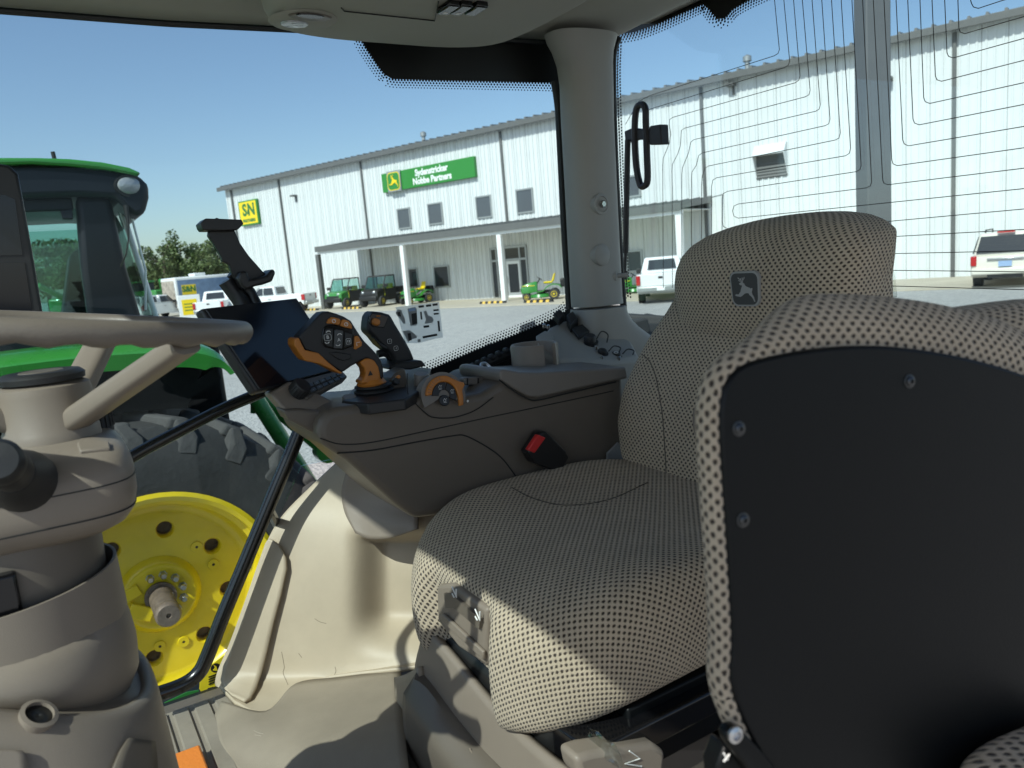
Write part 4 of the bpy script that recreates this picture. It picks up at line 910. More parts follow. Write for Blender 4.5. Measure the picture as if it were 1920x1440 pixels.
def frit_dots(path, side, plane, v, name, parent, step=5.7, rows_=4, r0=2.05):
    # rows of shrinking dots printed beyond the solid band
    f = ony if plane == 'y' else onx; m = MB(); P = cr([V(x, y, 0) for x, y in path], 6)
    for r in range(rows_):
        acc = (r % 2)*step*.5
        for i in range(len(P)-1):
            a, b = P[i], P[i+1]; t = b-a; L_ = t.length
            if L_ < 1e-6: continue
            n = V(-t.y, t.x, 0)/L_*side
            while acc < L_:
                q = a+t*(acc/L_)+n*(r*step*.82+1.0); c = f(q.x, q.y, v-.0022); e = f(q.x+r0*(1-.15*r), q.y, v-.0022); rr = (e-c).length
                ring = []
                for k in range(6):
                    an = k*math.pi/3
                    ring.append(c+(V(rr*math.cos(an), 0, rr*math.sin(an)) if plane == 'y' else V(0, rr*math.cos(an), rr*math.sin(an))))
                m.prism(ring, V(0, .0008, 0) if plane == 'y' else V(.0008, 0, 0)); acc += step
            acc -= L_
    return tag(mk(name, m, M_['frit'], parent, smooth=0), kind='stuff')
frit_dots([(678, 74), (684, 86), (708, 122), (722, 140), (736, 148), (800, 150), (1030, 155), (1046, 158)], 1, 'y', GY, 'frit_dots', sw_)
frit_dots(bot, -1, 'y', GY, 'frit_dots', sw_)
# rear window with heating wires
m = MB(); m.prism([V(RX, .16, -.40), V(RX, 1.86, -.40), V(RX, 1.86, .62), V(RX, .16, .62)], (.005, 0, 0)); rw = mk('rear_window', m, M_['rear_glass'], cabt, smooth=0)
z3 = lambda p: (1220+p[0]/2.743, p[1]/2.743)
W = [[(630,-60),(637,0),(662,255),(655,275),(635,287),(0,490),(-60,520),(-130,640)], [(678,-60),(685,0),(715,315),(708,335),(690,347),(0,560),(-20,575)],
 [(728,-60),(735,0),(768,390),(762,412),(745,425),(115,603),(97,615),(95,640),(104,690),(95,740),(64,815),(62,850),(65,1480)],
 [(773,-60),(780,0),(820,465),(814,487),(795,498),(178,658),(158,670),(153,750),(140,790),(112,845),(110,880),(112,1480)],
 [(823,-60),(830,0),(872,540),(866,562),(848,572),(222,718),(206,732),(195,785),(163,865),(160,900),(160,1480)],
 [(873,-60),(880,0),(922,612),(916,636),(898,646),(265,786),(247,800),(235,850),(212,885),(210,920),(210,1480)],
 [(923,-60),(930,0),(975,685),(968,710),(950,720),(300,853),(280,864),(265,905),(262,950),(262,1400)],
 [(973,-60),(980,0),(1028,762),(1022,788),(1002,801),(340,914),(320,926),(313,960),(312,1400)],
 [(1028,-60),(1035,0),(1082,850),(1076,872),(1055,883),(395,984),(374,995),(368,1020),(368,1140),(374,1165),(395,1176),(600,1160)],
 [(1083,-60),(1090,0),(1136,935),(1130,956),(1108,966),(450,1049),(428,1060),(421,1085),(428,1112),(450,1122),(1100,1055),(1920,970),(2400,910)],
 [(1140,-60),(1145,0),(1193,925),(1200,943),(1220,950),(1920,865),(2400,805)], [(1195,-60),(1200,0),(1240,822),(1247,843),(1268,852),(1920,760),(2400,695)], [(1258,-60),(1262,0),(1296,718),(1304,740),(1325,750),(1920,650),(2400,580)],
 [(1318,-60),(1322,0),(1349,612),(1357,633),(1380,642),(1920,537),(2400,440)], [(1381,-60),(1385,0),(1404,502),(1412,523),(1435,532),(1920,425),(2400,315)], [(1443,-60),(1447,0),(1464,390),(1472,410),(1495,418),(1920,310),(2400,190)],
 [(1508,-60),(1512,0),(1524,272),(1532,290),(1555,298),(1920,197),(2400,65)], [(1577,-60),(1580,0),(1585,145),(1592,165),(1615,173),(1920,85),(2400,-45)], [(1642,-60),(1645,0),(1650,18),(1660,36),(1685,43),(1800,5),(2000,-55)],
 [(900,1170),(1210,1140),(1920,1075),(2400,1030)], [(900,1240),(1245,1217),(1920,1180),(2400,1155)], [(900,1320),(1230,1305),(1920,1290),(2400,1278)], [(900,1385),(1205,1390),(1920,1398),(2400,1404)], [(900,1460),(1205,1470),(1920,1490)]]
for w in W:
    m = MB(); m.tube([onx(*z3(p), RX-.0012) for p in w], .00085, 5); mk('heating_wire', m, M_['wire'], rw)
top = [(1150, 66), (1190, 60), (1230, 46), (1280, 24), (1318, 8), (1330, 18), (1345, 36), (1358, 34), (1372, 18), (1400, 2), (1440, -16), (1500, -40)]
frit_poly(top+[(1500, -120), (1150, -60)], 'x', RX, .002, 'frit_band', rw)
frit_dots(top, 1, 'x', RX, 'frit_dots', rw)
sd_ = [(1154, 80), (1152, 150), (1157, 300), (1163, 420), (1168, 520), (1172, 560)]
frit_dots(sd_, -1, 'x', RX, 'frit_dots', rw, rows_=3)
# handle and gas strut on the rear window
HX = RX-.05
lp_ = cr([onx(*p, HX) for p in ((1203, 196), (1193, 206), (1190, 250), (1193, 310), (1200, 345), (1207, 349), (1214, 338), (1213, 290), (1211, 230), (1210, 204))], 5, True)
m = MB(); m.tube(lp_+[lp_[0]], .0095, 8, caps=False); hd_ = mk('window_handle', m, M_['soft_black'], cabt)
m = MB(); m.prism([onx(*p, HX) for p in ((1170, 246), (1184, 240), (1216, 244), (1218, 236), (1238, 233), (1240, 271), (1218, 272), (1214, 262), (1188, 262), (1172, 268))], (.03, 0, 0)); mk('bracket', m, M_['soft_black'], hd_, bevel=.003)
m = MB(); m.tube([onx(1177, 262, HX), onx(1173, 475, HX)], .0085, 10); gs = mk('gas_strut', m, M_['soft_black'], cabt)
m = MB(); m.tube([onx(1173, 475, HX), onx(1171, 520, HX)], .005, 8); m.tube([onx(1171, 508, HX), onx(1171, 524, HX)], .0095, 10); mk('strut_rod', m, M_['soft_black'], gs)
# our own right rear tyre, seen below the rear window
TYC = V(2.15, 2.75, -1.31)
ow = thing('rear_tyre', 'black lugged rear tyre of the tractor we sit in, behind the pillar', 'tyre', (2.15, 2.75, -ZC), glob=True)
def own_tyre():
    R = 1.04
    m = MB(); m.lathe([(.5, -.3), (R*.86, -.33), (R*.95, -.28), (R*.96, 0), (R*.95, .28), (R*.86, .33), (.5, .3)], TYC, (0, 1, 0), 56, caps=False); ty = mk('casing', m, M_['rubber'], ow)
    nl = 24; da = 2*math.pi/nl
    for sd in (-1, 1):
        lug = MB(); P_ = lambda r, a, y: V(r*math.sin(a), y, r*math.cos(a))
        tw = da*.2
        lug.hexa([P_(R*.95, -tw, 0.02*sd), P_(R*.95, tw, .02*sd), P_(R*.92, da*.8+tw, .33*sd), P_(R*.92, da*.8-tw, .33*sd)], [P_(R*1.0, -tw*.7, .02*sd), P_(R*1.0, tw*.7, .02*sd), P_(R*.985, da*.8+tw*.8, .33*sd), P_(R*.985, da*.8-tw*.8, .33*sd)])
        l0 = None
        for k in range(nl):
            if l0 is None: l0 = mk('lug', lug, M_['rubber'], ty, bevel=.01); l0.location = TYC
            else: l0 = inst(l0, 'lug', ty)
            l0.rotation_euler = (0, da*k+(da/2 if sd > 0 else 0), 0)
    m = MB(); m.lathe([(.52, -.3), (.48, -.2), (.3, -.1), (.001, -.1)], TYC, (0, 1, 0), 32, caps=False); mk('rim', m, M_['tractor_yellow'], ow)
own_tyre()
# floor, sill and body of our tractor
m = MB(); m.box(-.95, RX, .14, GY-.02, -.90, -.856); mk('floor', m, M_['taupe_dark'], cabt, bevel=.01)
m = MB(); m.box(-.95, .30, GY-.075, GY+.05, -.905, -.862); mk('window_sill', m, M_['seal'], cabt, bevel=.012)
m = MB(); m.box(-.9, 1.0, GY+.10, GY+.42, -1.60, -1.08); mk('side_tank', m, M_['tractor_green'], cabt, bevel=.08, seg=3)
m = MB(); m.box(-.9, RX, .2, GY+.05, -1.25, -.91); m.box(-3.4, -.95, .55, 1.4, -1.3, -.5); mk('tractor_body', m, M_['tractor_green'], cabt, bevel=.05)
# rear wall below the window, left door frame behind the camera, windscreen frame
m = MB(); m.box(RX-.06, RX+.02, .16, 1.86, -.90, -.40); mk('rear_wall', m, M_['taupe'], cabt, bevel=.02)
m = MB(); m.tube([V(ROOF_FRONT+.06, GY-.03, .55), V(-.92, GY-.03, -.85)], .035, 10); m.tube([V(ROOF_FRONT+.06, .17, .55), V(-.92, .17, -.85)], .035, 10); mk('front_pillar', m, M_['cab_black'], cabt)
m = MB(); m.tube([V(RX-.02, .17, .55), V(RX-.02, .17, -.85)], .04, 10); mk('left_rear_pillar', m, M_['pillar_trim'], cabt)
m = MB(); m.prism([V(ROOF_FRONT+.05, .20, .54), V(-.93, .20, -.84), V(-.93, GY-.06, -.84), V(ROOF_FRONT+.05, GY-.06, .54)], (-.005, 0, 0)); mk('windscreen', m, M_['cab_glass'], cabt, smooth=0)
# escape rails outside the glass
def rail(pts, r, Y, name='hand_rail'):
    m = MB(); m.tube(cr([ony(px, py, Y) for px, py in pts], 5), r, 12); return mk(name, m, M_['handle_black'], cabt)
rail([(215, 880), (255, 852), (330, 812), (420, 766), (505, 730)], .0125, GY-.05)
rail([(600, 740), (566, 800), (540, 862), (505, 945), (465, 1042), (420, 1150), (388, 1232), (372, 1262), (345, 1283), (300, 1300), (270, 1306)], .0150, GY-.105)
m = MB(); m.tube([ony(505, 955, GY-.105), ony(520, 985, GY-.03)], .010, 8); mk('rail_bracket', m, M_['handle_black'], cabt)
# ================================================================== SEATS
def sgnpow(a, e): return math.copysign(abs(a)**e, a)
# ---- operator seat
st = thing('operator_seat', 'large operator seat in beige knit fabric with deer emblem on the headrest', 'seat', (.85, 1.0, -.85), glob=True)
# cushion: rings from the middle outwards, over the edge, down the flanks and under
CC = V(.745, .995, 0); HL, HWD = .305, .292
def plan(th, k):           # plan outline at scale k, front (-X) notched for the lever
    c, s = math.cos(th), math.sin(th)
    x = HL*sgnpow(c, .62); y = HWD*sgnpow(s, .62)
    if c < 0:
        y *= 1-.10*(-c)**2                      # narrower nose
        x -= -.0
    x *= k; y *= k
    return x, y
NT = 96
def cushion():
    m = MB(); rings = []; uvs = []
    prof = [(0.02, 0, 0), (.2, 0, 0), (.4, 0, 0), (.6, 0, 0), (.75, 0, 0), (.85, -.003, 0), (.92, -.012, 0), (.965, -.028, 0), (.99, -.05, 0), (1.0, -.075, 0), (1.0, -.105, 0), (.99, -.135, 0), (.965, -.155, 0), (.92, -.168, 0), (.8, -.172, 0), (.3, -.172, 0)]
    prevp = None; arc = [0]*NT
    for i, (k, dz, _) in enumerate(prof):
        ring = []; uv = []
        for j in range(NT):
            th = 2*math.pi*j/NT; x, y = plan(th, k)
            yn = y/HWD; xn = x/HL
            # seat shape: raised side bolsters, dished centre, nose rolls down
            zt = -.425 + .020*sgnpow(abs(yn), 3.0) - .010*(1-abs(yn)) + .012*max(0, xn)**2
            zt -= .055*max(0, -xn-.25)**2/.56
            low = 1 if dz > -.08 else 0
            z = zt + dz*(1.0 + .12*max(0, -xn))
            xx = x
            # U-shaped cut-out in the front edge (lever pocket)
            if c_front(th) > 0 and i >= 6:
                w = c_front(th); xx = x + .055*w*min(1, (i-5)/3)
            p = V(CC.x+xx, CC.y+y, z)
            if prevp is not None: arc[j] += (p-prevp[j]).length
            else: arc[j] = math.hypot(x, y)
            L_ = arc[j]; a = math.atan2(y, x)
            uv.append((L_*math.cos(a)+1, L_*math.sin(a)+1)); ring.append(p)
        rings.append(ring); uvs.append(uv); prevp = ring
    m.loft(rings, True, True, uvs); return m
def c_front(th):
    # weight of the notch: angles facing the front, right of centre
    a = (th-math.pi*.985)
    return max(0.0, 1-(abs(a)/.30)**4) if abs(a) < .30 else 0.0
cu = mk('seat_cushion', cushion(), M_['fabric'], st, sub=1, smooth=180)
# seam arcs on the cushion
def cz(x, y):
    xn = (x-CC.x)/HL; yn = (y-CC.y)/HWD
    return -.425+.020*abs(yn)**3-.010*(1-abs(yn))+.012*max(0, xn)**2-.055*max(0, -xn-.25)**2/.56
# backrest
def back_ring(z):
    t = (z+.50)/.54                      # 0 bottom .. 1 top
    return t
BK = [  # z, centre X, half width, half depth, centre Y, bolster
 (-.515, 1.040, .130, .045, .96, .00), (-.500, 1.035, .190, .062, .96, .01), (-.47, 1.035, .228, .072, .96, .02), (-.42, 1.04, .258, .078, .96, .03), (-.35, 1.055, .276, .080, .96, .035), (-.29, 1.075, .277, .080, .96, .035),
 (-.23, 1.10, .262, .078, .96, .032), (-.18, 1.12, .243, .075, .96, .028), (-.13, 1.14, .222, .072, .955, .02), (-.08, 1.155, .206, .070, .95, .012), (-.04, 1.165, .200, .070, .945, .008), (-.005, 1.175, .192, .068, .94, .004), (.012, 1.18, .170, .062, .94, 0), (.022, 1.185, .130, .052, .94, 0), (.030, 1.19, .08, .035, .94, 0), (.034, 1.192, .03, .012, .94, 0)]
def interp_rows(B, n):
    vs_ = [Vector(b) for b in B]
    return cr([Vector(b[:4]) for b in B], n), None
def backrest(B, nsub=3, NR=80, expo=.55):
    m = MB(); cols = [ [b[k] for b in B] for k in range(6) ]
    samp = []
    for i in range(len(B)-1):
        for s in range(nsub):
            t = s/nsub; samp.append([lerp(B[i][k], B[i+1][k], t) for k in range(6)])
    samp.append(list(B[-1])); rings = []; uvs = []; v = 0; prev = None
    for z, cx, hw, hd, cy, bo in samp:
        ring = []; uv = []; u = 0; last = None
        for j in range(NR):
            th = 2*math.pi*j/NR; c, s = math.cos(th), math.sin(th)
            y = hw*sgnpow(s, .75); x = hd*sgnpow(c, expo)
            if c < 0: x -= bo*abs(y/hw)**2.5*1.3-bo*.3     # side bolsters reach forward
            p = V(cx+x, cy+y, z)
            ring.append(p)
        # arc-length u measured from the front centre
        L_ = [0]
        for j in range(1, NR): L_.append(L_[-1]+(ring[j]-ring[j-1]).length)
        mid = L_[NR//2]
        if prev is not None: v += (ring[NR//2]-prev).length
        prev = ring[NR//2]
        rings.append(ring); uvs.append([(l-mid+2, v) for l in L_])
    m.loft(rings, True, True, uvs); return m
bk = mk('backrest', backrest(BK), M_['fabric'], st, sub=1, smooth=180)
# headrest roll: broader cap overhanging on the near side
HB = [(-.225, 1.150, .120, .050, .95, 0), (-.205, 1.138, .165, .062, .948, 0), (-.175, 1.126, .187, .071, .944, 0), (-.14, 1.119, .196, .078, .941, 0), (-.105, 1.117, .200, .083, .939, 0), (-.075, 1.119, .202, .087, .937, 0), (-.05, 1.125, .203, .090, .934, 0), (-.025, 1.133, .199, .090, .930, 0), (-.005, 1.142, .186, .087, .925, 0), (.012, 1.151, .160, .079, .918, 0), (.024, 1.159, .122, .066, .910, 0), (.032, 1.166, .078, .046, .905, 0), (.036, 1.17, .03, .02, .90, 0)]
hr = mk('headrest', backrest(HB), M_['fabric'], st, sub=1, smooth=180)
# emblem on the headrest: dark shield with pale border and deer
def on_obj(o, px, py, off=.004):
    dg = bpy.context.evaluated_depsgraph_get(); ev = o.evaluated_get(dg); mw = ev.matrix_world
    inv = mw.inverted(); d = ray(px, py); ok, loc, n, i = ev.ray_cast(inv @ Vector((0, 0, 0)), (inv.to_3x3() @ d).normalized())
    if not ok: return None
    L_ = mw @ loc; N_ = (mw.to_3x3() @ n).normalized()
    if N_.dot(d) > 0: N_ = -N_
    return L_+N_*off, N_
bpy.context.view_layer.update()
hit = on_obj(hr, 1400, 541)
ec, en = hit if hit else (V(1.04, .95, -.07), V(-1, -.2, .2))
ux = V(0, 0, 1).cross(en).normalized(); uy = en.cross(ux)
if ux.dot(RT) < 0: ux = -ux; uy = -uy if uy.z < 0 else uy
EM = Matrix(((ux.x, uy.x, en.x, ec.x), (ux.y, uy.y, en.y, ec.y), (ux.z, uy.z, en.z, ec.z), (0, 0, 0, 1)))
mat('emblem_dark', (0.055, 0.055, 0.052), 0.6); mat('emblem_light', (0.33, 0.325, 0.31), 0.55)
ew, eh = .0640, .0600
def shield(w, h): return [(x, y) for x, y in [(p[0]*(1-.10*(.5-p[1]/h)), p[1]) for p in rrect(w, h, w*.2, 5)]]
def wrapped_plate(pts, z0, z1, name, mt, parent):
    m = MB(); m.M = EM; m.prism([V(x, y, z0) for x, y in pts], (0, 0, z1-z0)); return mk(name, m, M_[mt], parent, smooth=0)
eb = wrapped_plate(shield(ew, eh), -.006, .0008, 'emblem', 'emblem_light', hr)
wrapped_plate(shield(ew*.90, eh*.90), .0008, .0016, 'emblem_field', 'emblem_dark', eb)
mk('deer', deer_mesh(EM @ Matrix.Translation((0, -.001, .0016)) @ Matrix.Scale(.046, 4), .03), M_['emblem_light'], eb, smooth=0)
# seams
def surf_line(o, pix, name, r, mt, parent, off=.0008, n=5):
    P = []
    for p in cr([V(x, y, 0) for x, y in pix], n):
        h = on_obj(o, p.x, p.y, off)
        if h: P.append(h[0])
    if len(P) > 2:
        m = MB(); m.tube(P, r, 6); return mk(name, m, M_[mt], parent)
mat('seam', (0.12, 0.10, 0.08), 0.9)
surf_line(bk, [(1175, 650), (1220, 680), (1240, 760), (1247, 840), (1250, 900)], 'seam', .0011, 'seam', bk)
surf_line(hr, [(1256, 560), (1262, 600), (1285, 640), (1320, 668), (1360, 684)], 'seam', .0011, 'seam', hr)
surf_line(cu, [(1215, 905), (1140, 938), (1060, 948), (1000, 935), (960, 915)], 'seam', .0012, 'seam', cu)
# hard shell behind the backrest, grab on the near side, clear film on its top edge
m = MB(); m.loft([[V(x, y, z) for x, y in ((1.12+l, .80), (1.17+l, .82), (1.19+l, .95), (1.17+l, 1.10), (1.12+l, 1.12))] for z, l in ((-.55, 0), (-.4, .0), (-.12, .05), (-.06, .055))], closed=True); mk('back_shell', m, M_['taupe_dark'], st, bevel=.02)
h = on_obj(bk, 1318, 790); gp = h[0] if h else V(.98, .90, -.3)
m = MB(); m.M = Matrix.Translation(gp) ; m.loft([[V(0, a*.012, b*.032) for a, b in rrect(2, 2, .9, 4)], [V(-.012, a*.010, b*.028) for a, b in rrect(2, 2, .9, 4)]]); mk('lumbar_knob', m, M_['taupe'], st)
fl = MB(); base = onx(1652, 500, 1.20)
random.seed(3)
rows_ = [[base+V(.02*j*.3+random.uniform(-.004, .004), -.004*i+random.uniform(-.003, .003), .02-.018*j+random.uniform(-.003, .003)) for i in range(5)] for j in range(5)]
fl.grid(rows_); mk('plastic_film', fl, M_['clear_film'], st, sub=1, solid=.0006)
# cushion pan and lever pocket at the front
m = MB(); m.loft([[V(x, y, z) for x, y in ((.49, .80), (.49, 1.20), (1.02, 1.24), (1.02, .76))] for z in (-.685, -.60)]); mk('seat_pan', m, M_['plain_black'], st, bevel=.02)
def pp(px, py, X): return onx(px, py, X)
m = MB()
A = [onx(px, py, .475) for px, py in ((818, 1098), (845, 1095), (912, 1142), (912, 1250), (860, 1215), (820, 1165))]
m.prism(A, (.07, 0, 0)); lv = mk('adjuster_block', m, M_['taupe'], st, bevel=.006, seg=3)
A = [onx(px, py, .469) for px, py in ((832, 1112), (848, 1116), (900, 1160), (898, 1180), (850, 1140), (835, 1140))]
m = MB(); m.prism(A, (.005, 0, 0)); mk('lever_recess', m, M_['taupe_dark'], lv)
A = [onx(px, py, .4685) for px, py in ((828, 1150), (905, 1222), (905, 1238), (826, 1164))]; m = MB(); m.prism(A, (.006, 0, 0)); mk('lever_lip', m, M_['taupe'], lv, bevel=.002)
for (px, py) in ((854, 1112), (898, 1155)):
    c = onx(px, py, .4675); m = MB(); m.M = Matrix.Translation(c); m.tube([V(0, .010, .007), V(0, -.002, -.006), V(0, -.004, .008)], .0012, 5); m.tube([V(0, .012, -.005), V(0, .006, -.009)], .0012, 5); mk('pictogram', m, M_['print_white'], lv)
# suspension and pedestal cover
m = MB(); m.prism([onx(px, py, .50) for px, py in ((805, 1172), (835, 1170), (1000, 1330), (1110, 1410), (1110, 1460), (1000, 1460))], (.4, 0, 0)); mk('suspension_frame', m, M_['gloss_black'], st, bevel=.004)
rows = [[onx(*p, X) for p, X in zip(r, (.487, .480, .474, .470))] for r in (
    [(803, 1172), (800, 1200), (790, 1240), (786, 1290)], [(812, 1180), (812, 1215), (803, 1262), (800, 1330)], [(850, 1218), (850, 1262), (842, 1330), (845, 1400)], [(900, 1278), (898, 1330), (890, 1400), (905, 1480)], [(960, 1345), (958, 1400), (955, 1470), (975, 1560)], [(1040, 1415), (1035, 1480), (1035, 1560), (1060, 1640)], [(1120, 1470), (1120, 1540), (1120, 1620), (1140, 1700)])]
m = MB(); m.grid(patch(rows, 3, 3)); ap = mk('front_apron', m, M_['taupe'], st, solid=.012, smooth=60)
rows = [[onx(*p, X) for p, X in zip(r, (.466, .452, .452, .464))] for r in (
    [(787, 1278), (785, 1300), (786, 1350), (796, 1395)], [(805, 1300), (806, 1325), (812, 1390), (830, 1450)], [(850, 1362), (855, 1395), (870, 1450), (890, 1520)], [(905, 1432), (915, 1470), (930, 1530), (950, 1600)], [(990, 1520), (1000, 1560), (1010, 1620), (1030, 1700)])]
m = MB(); m.grid(patch(rows, 3, 3)); ac = mk('apron_step', m, M_['taupe_dark'], st, solid=.03, smooth=60)
c = onx(868, 1410, .449); m = MB(); m.M = Matrix.Translation(c)
m.lathe([(.009, -.001), (.009, .0015), (.0072, .0015), (.0072, -.001)], V(0, 0, 0), (1, 0, 0), 16, caps=False); mk('air_symbol', m, M_['taupe'], ac)
lettering('lettering', 'ON', M_['taupe'], ac, Matrix.Translation(onx(893, 1432, .447)) @ Matrix(((0, 0, -1, 0), (-.8, .6, 0, 0), (-.6, .8, 0, 0), (0, 0, 0, 1))), .026, depth=.001)
# pedestal on the floor
m = MB(); m.box(.50, 1.15, .76, 1.24, -.855, -.685); mk('pedestal', m, M_['taupe_dark'], st, bevel=.03, seg=3)
# height lever wedge on the near front corner
P0 = [ony(px, py, .70) for px, py in ((1080, 1422), (1110, 1412), (1225, 1394), (1250, 1410), (1246, 1455), (1150, 1490), (1088, 1460))]
m = MB(); m.prism(P0, (0, .04, 0)); wl2 = mk('height_lever', m, M_['taupe'], st, bevel=.008, seg=3)
m = MB(); q = [ony(px, py, .698) for px, py in ((1180, 1408), (1200, 1422), (1172, 1432), (1203, 1437))]; m.tube(q, .0011, 5); mk('pictogram', m, M_['print_white'], wl2)
m = MB(); m.prism([ony(px, py, .76) for px, py in ((1230, 1340), (1290, 1310), (1380, 1255), (1440, 1255), (1440, 1420), (1280, 1420))], (0, .12, 0)); mk('side_cover', m, M_['taupe_dark'], st, bevel=.01)
m = MB(); m.box(.58, 1.12, .74, .765, -.70, -.60); mk('slide_rail', m, M_['satin_black'], st, bevel=.004)
# crumpled clear film caught under the cushion
random.seed(5)
for (px, py, w, h_) in ((985, 1352, .05, .02), (1135, 1400, .07, .022), (808, 1150, .02, .03)):
    b0 = onx(px, py, .49) if px < 1100 else ony(px, py, .70); fl = MB()
    fl.grid([[b0+V(random.uniform(-.006, .006), -w/2+w*i/7+random.uniform(-.003, .003), h_/2-h_*j/4+random.uniform(-.004, .004)) for i in range(8)] for j in range(5)]); mk('plastic_film', fl, M_['clear_film'], st, sub=1, solid=.0004)

def smst_(t): return t*t*(3-2*t)
# ---- folded passenger seat in the foreground: cushion flipped up, its black base board facing us
mat('screw_steel', (0.07, 0.072, 0.075), 0.3, 0.9)
ps = thing('passenger_seat', 'folded passenger seat showing its black base board and knit fabric rim', 'seat', (.5, .36, -.85), glob=True)
# plane of the board
bo = atd(1372, 980, .50); bx = (V(1, -.20, 0)).normalized(); bn = V(-.20, -1, .10).normalized(); bn = (bn-bx*bn.dot(bx)).normalized(); bz = bx.cross(-bn).normalized()
if bz.z < 0: bz = -bz
def onb(px, py, off=0.0):
    d = ray(px, py); return d*((bo+bn*off).dot(bn)/d.dot(bn))
outl = [(1380, 1310), (1376, 1200), (1368, 1050), (1358, 900), (1353, 800), (1357, 740), (1372, 705), (1402, 682), (1460, 666), (1540, 653), (1620, 648), (1700, 652), (1800, 668), (1900, 695), (2000, 735), (2090, 790), (2150, 860), (2180, 960), (2170, 1100), (2120, 1240), (2040, 1330), (1940, 1395), (1860, 1440), (1760, 1500), (1600, 1530), (1470, 1480)]
P2 = [onb(*p) for p in outl]
sm = cr(P2, 4, True)
m = MB(); m.prism([p-bn*.010 for p in sm], bn*.010); bd = mk('base_board', m, M_['satin_black'], ps, bevel=.0025)
for (px, py) in ((1385, 804), (1705, 715), (1393, 975)):
    c = onb(px, py, .0); m = MB(); m.lathe([(.0052, .0), (.0050, .0006), (.0038, .0008), (.0036, .0018), (.0026, .0024), (.0014, .0026), (.0011, .0014), (.0001, .0014)], c, bn, 18, caps=False); mk('screw', m, M_['screw_steel'], bd)
# fabric pad behind the board, bulging past its edge: ring rows along the outline
ctr = sum(sm, V(0, 0, 0))/len(sm)
def rim_scale(i, n): return 1.0
m = MB(); rings = []; uvs = []; n = len(sm)
L_ = [0]
for i in range(1, n+1): L_.append(L_[-1]+(sm[i % n]-sm[i-1]).length)
prof = [(-.004, -.009), (.006, -.004), (.013, -.012), (.0175, -.024), (.018, -.038), (.014, -.052), (.004, -.064), (-.02, -.072), (-.06, -.074)]
ids = []
for i in range(n+1):
    p = sm[i % n]; t = (sm[(i+1) % n]-sm[(i-1) % n]).normalized(); o_ = t.cross(bn).normalized()
    if o_.dot(p-ctr) < 0: o_ = -o_
    lowf = 1.0
    vacc = 0; row = []; uvr = []; last = None
    px_ = project(p)[0]; fx_ = smst(px_, 1385, 1590)*smst(o_.dot(bz), .15, .55)*(1+.28*smst(px_, 1600, 1980)); kx = .46+1.44*fx_
    kb = .38+.62*fx_
    for (a, b) in prof:
        q = p+o_*(a*kx*1.15)+bn*(b*kb)
        if last is not None: vacc += (q-last).length
        last = q; row.append(q); uvr.append((L_[i]*1.2, vacc*1.2))
    for f_ in (.5, .995):
        q = lerp(last, ctr-bn*.066, f_); row.append(q); uvr.append((q.dot(bx)*1.2, q.dot(bz)*1.2))
    rings.append(row); uvs.append(uvr)
m.loft(rings, False, False, uvs)
mk('fabric_pad', m, M_['fabric'], ps, sub=1, smooth=180)
# hinge arm at the lower corner
A = [onb(px, py, .004) for px, py in ((1378, 1362), (1368, 1366), (1360, 1380), (1366, 1395), (1410, 1450), (1460, 1510), (1500, 1500), (1440, 1420), (1392, 1370))]
m = MB(); m.prism(A, bn*-.010); hg = mk('hinge_arm', m, M_['satin_black'], ps, bevel=.003)
c = onb(1377, 1377, .0045); m = MB(); m.lathe([(.0055, 0), (.0055, .002), (.003, .003), (.0025, .001), (.0001, .001)], c, bn, 16, caps=False); mk('bolt', m, M_['steel'], hg)
m = MB(); A = [onb(px, py, -.02) for px, py in ((1362, 1395), (1345, 1440), (1350, 1480), (1440, 1500), (1400, 1440))]; m.prism(A, bn*-.02); lt = mk('release_lever', m, M_['satin_black'], ps, bevel=.003)
q = [onb(px, py, -.0185) for px, py in ((1357, 1412), (1364, 1424), (1357, 1428), (1368, 1414))]; m = MB(); m.tube(q, .0008, 5); mk('pictogram', m, M_['print_white'], lt)
# second fabric hump: the seat's own backrest behind it
def blob_pad(c, hx, hy, hz, name, parent, rot=0.0):
    m = MB(); rings = []; uvs = []; NR, NV = 48, 24; M4 = Matrix.Translation(c) @ Matrix.Rotation(rot, 4, 'Z')
    for j in range(NV+1):
        ph = -math.pi/2+math.pi*j/NV; z = hz*sgnpow(math.sin(ph), .6); k = abs(math.cos(ph))**.6+1e-4
        ring = [M4 @ V(hx*k*sgnpow(math.cos(2*math.pi*i/NR), .7), hy*k*sgnpow(math.sin(2*math.pi*i/NR), .7), z) for i in range(NR)]
        rings.append(ring); uvs.append([(q_.x*1.1+q_.y*.3, q_.z*1.2+q_.y) for q_ in ring])
    m.loft(rings, True, True, uvs); return mk(name, m, M_['fabric'], parent, smooth=180)
c = atd(1860, 640, .62); blob_pad(c+V(.03, .02, -.098), .17, .045, .125, 'seat_backrest', ps, -.2)
c = onb(1960, 1470, .03); blob_pad(c, .075, .03, .035, 'arm_pad', ps, -.2)
# post carrying the folded seat down to the floor
m = MB(); b0 = onb(1600, 1500, -.05); m.box(b0.x-.06, b0.x+.10, b0.y-.02, b0.y+.03, -.858, b0.z); mk('seat_post', m, M_['satin_black'], ps, bevel=.01)
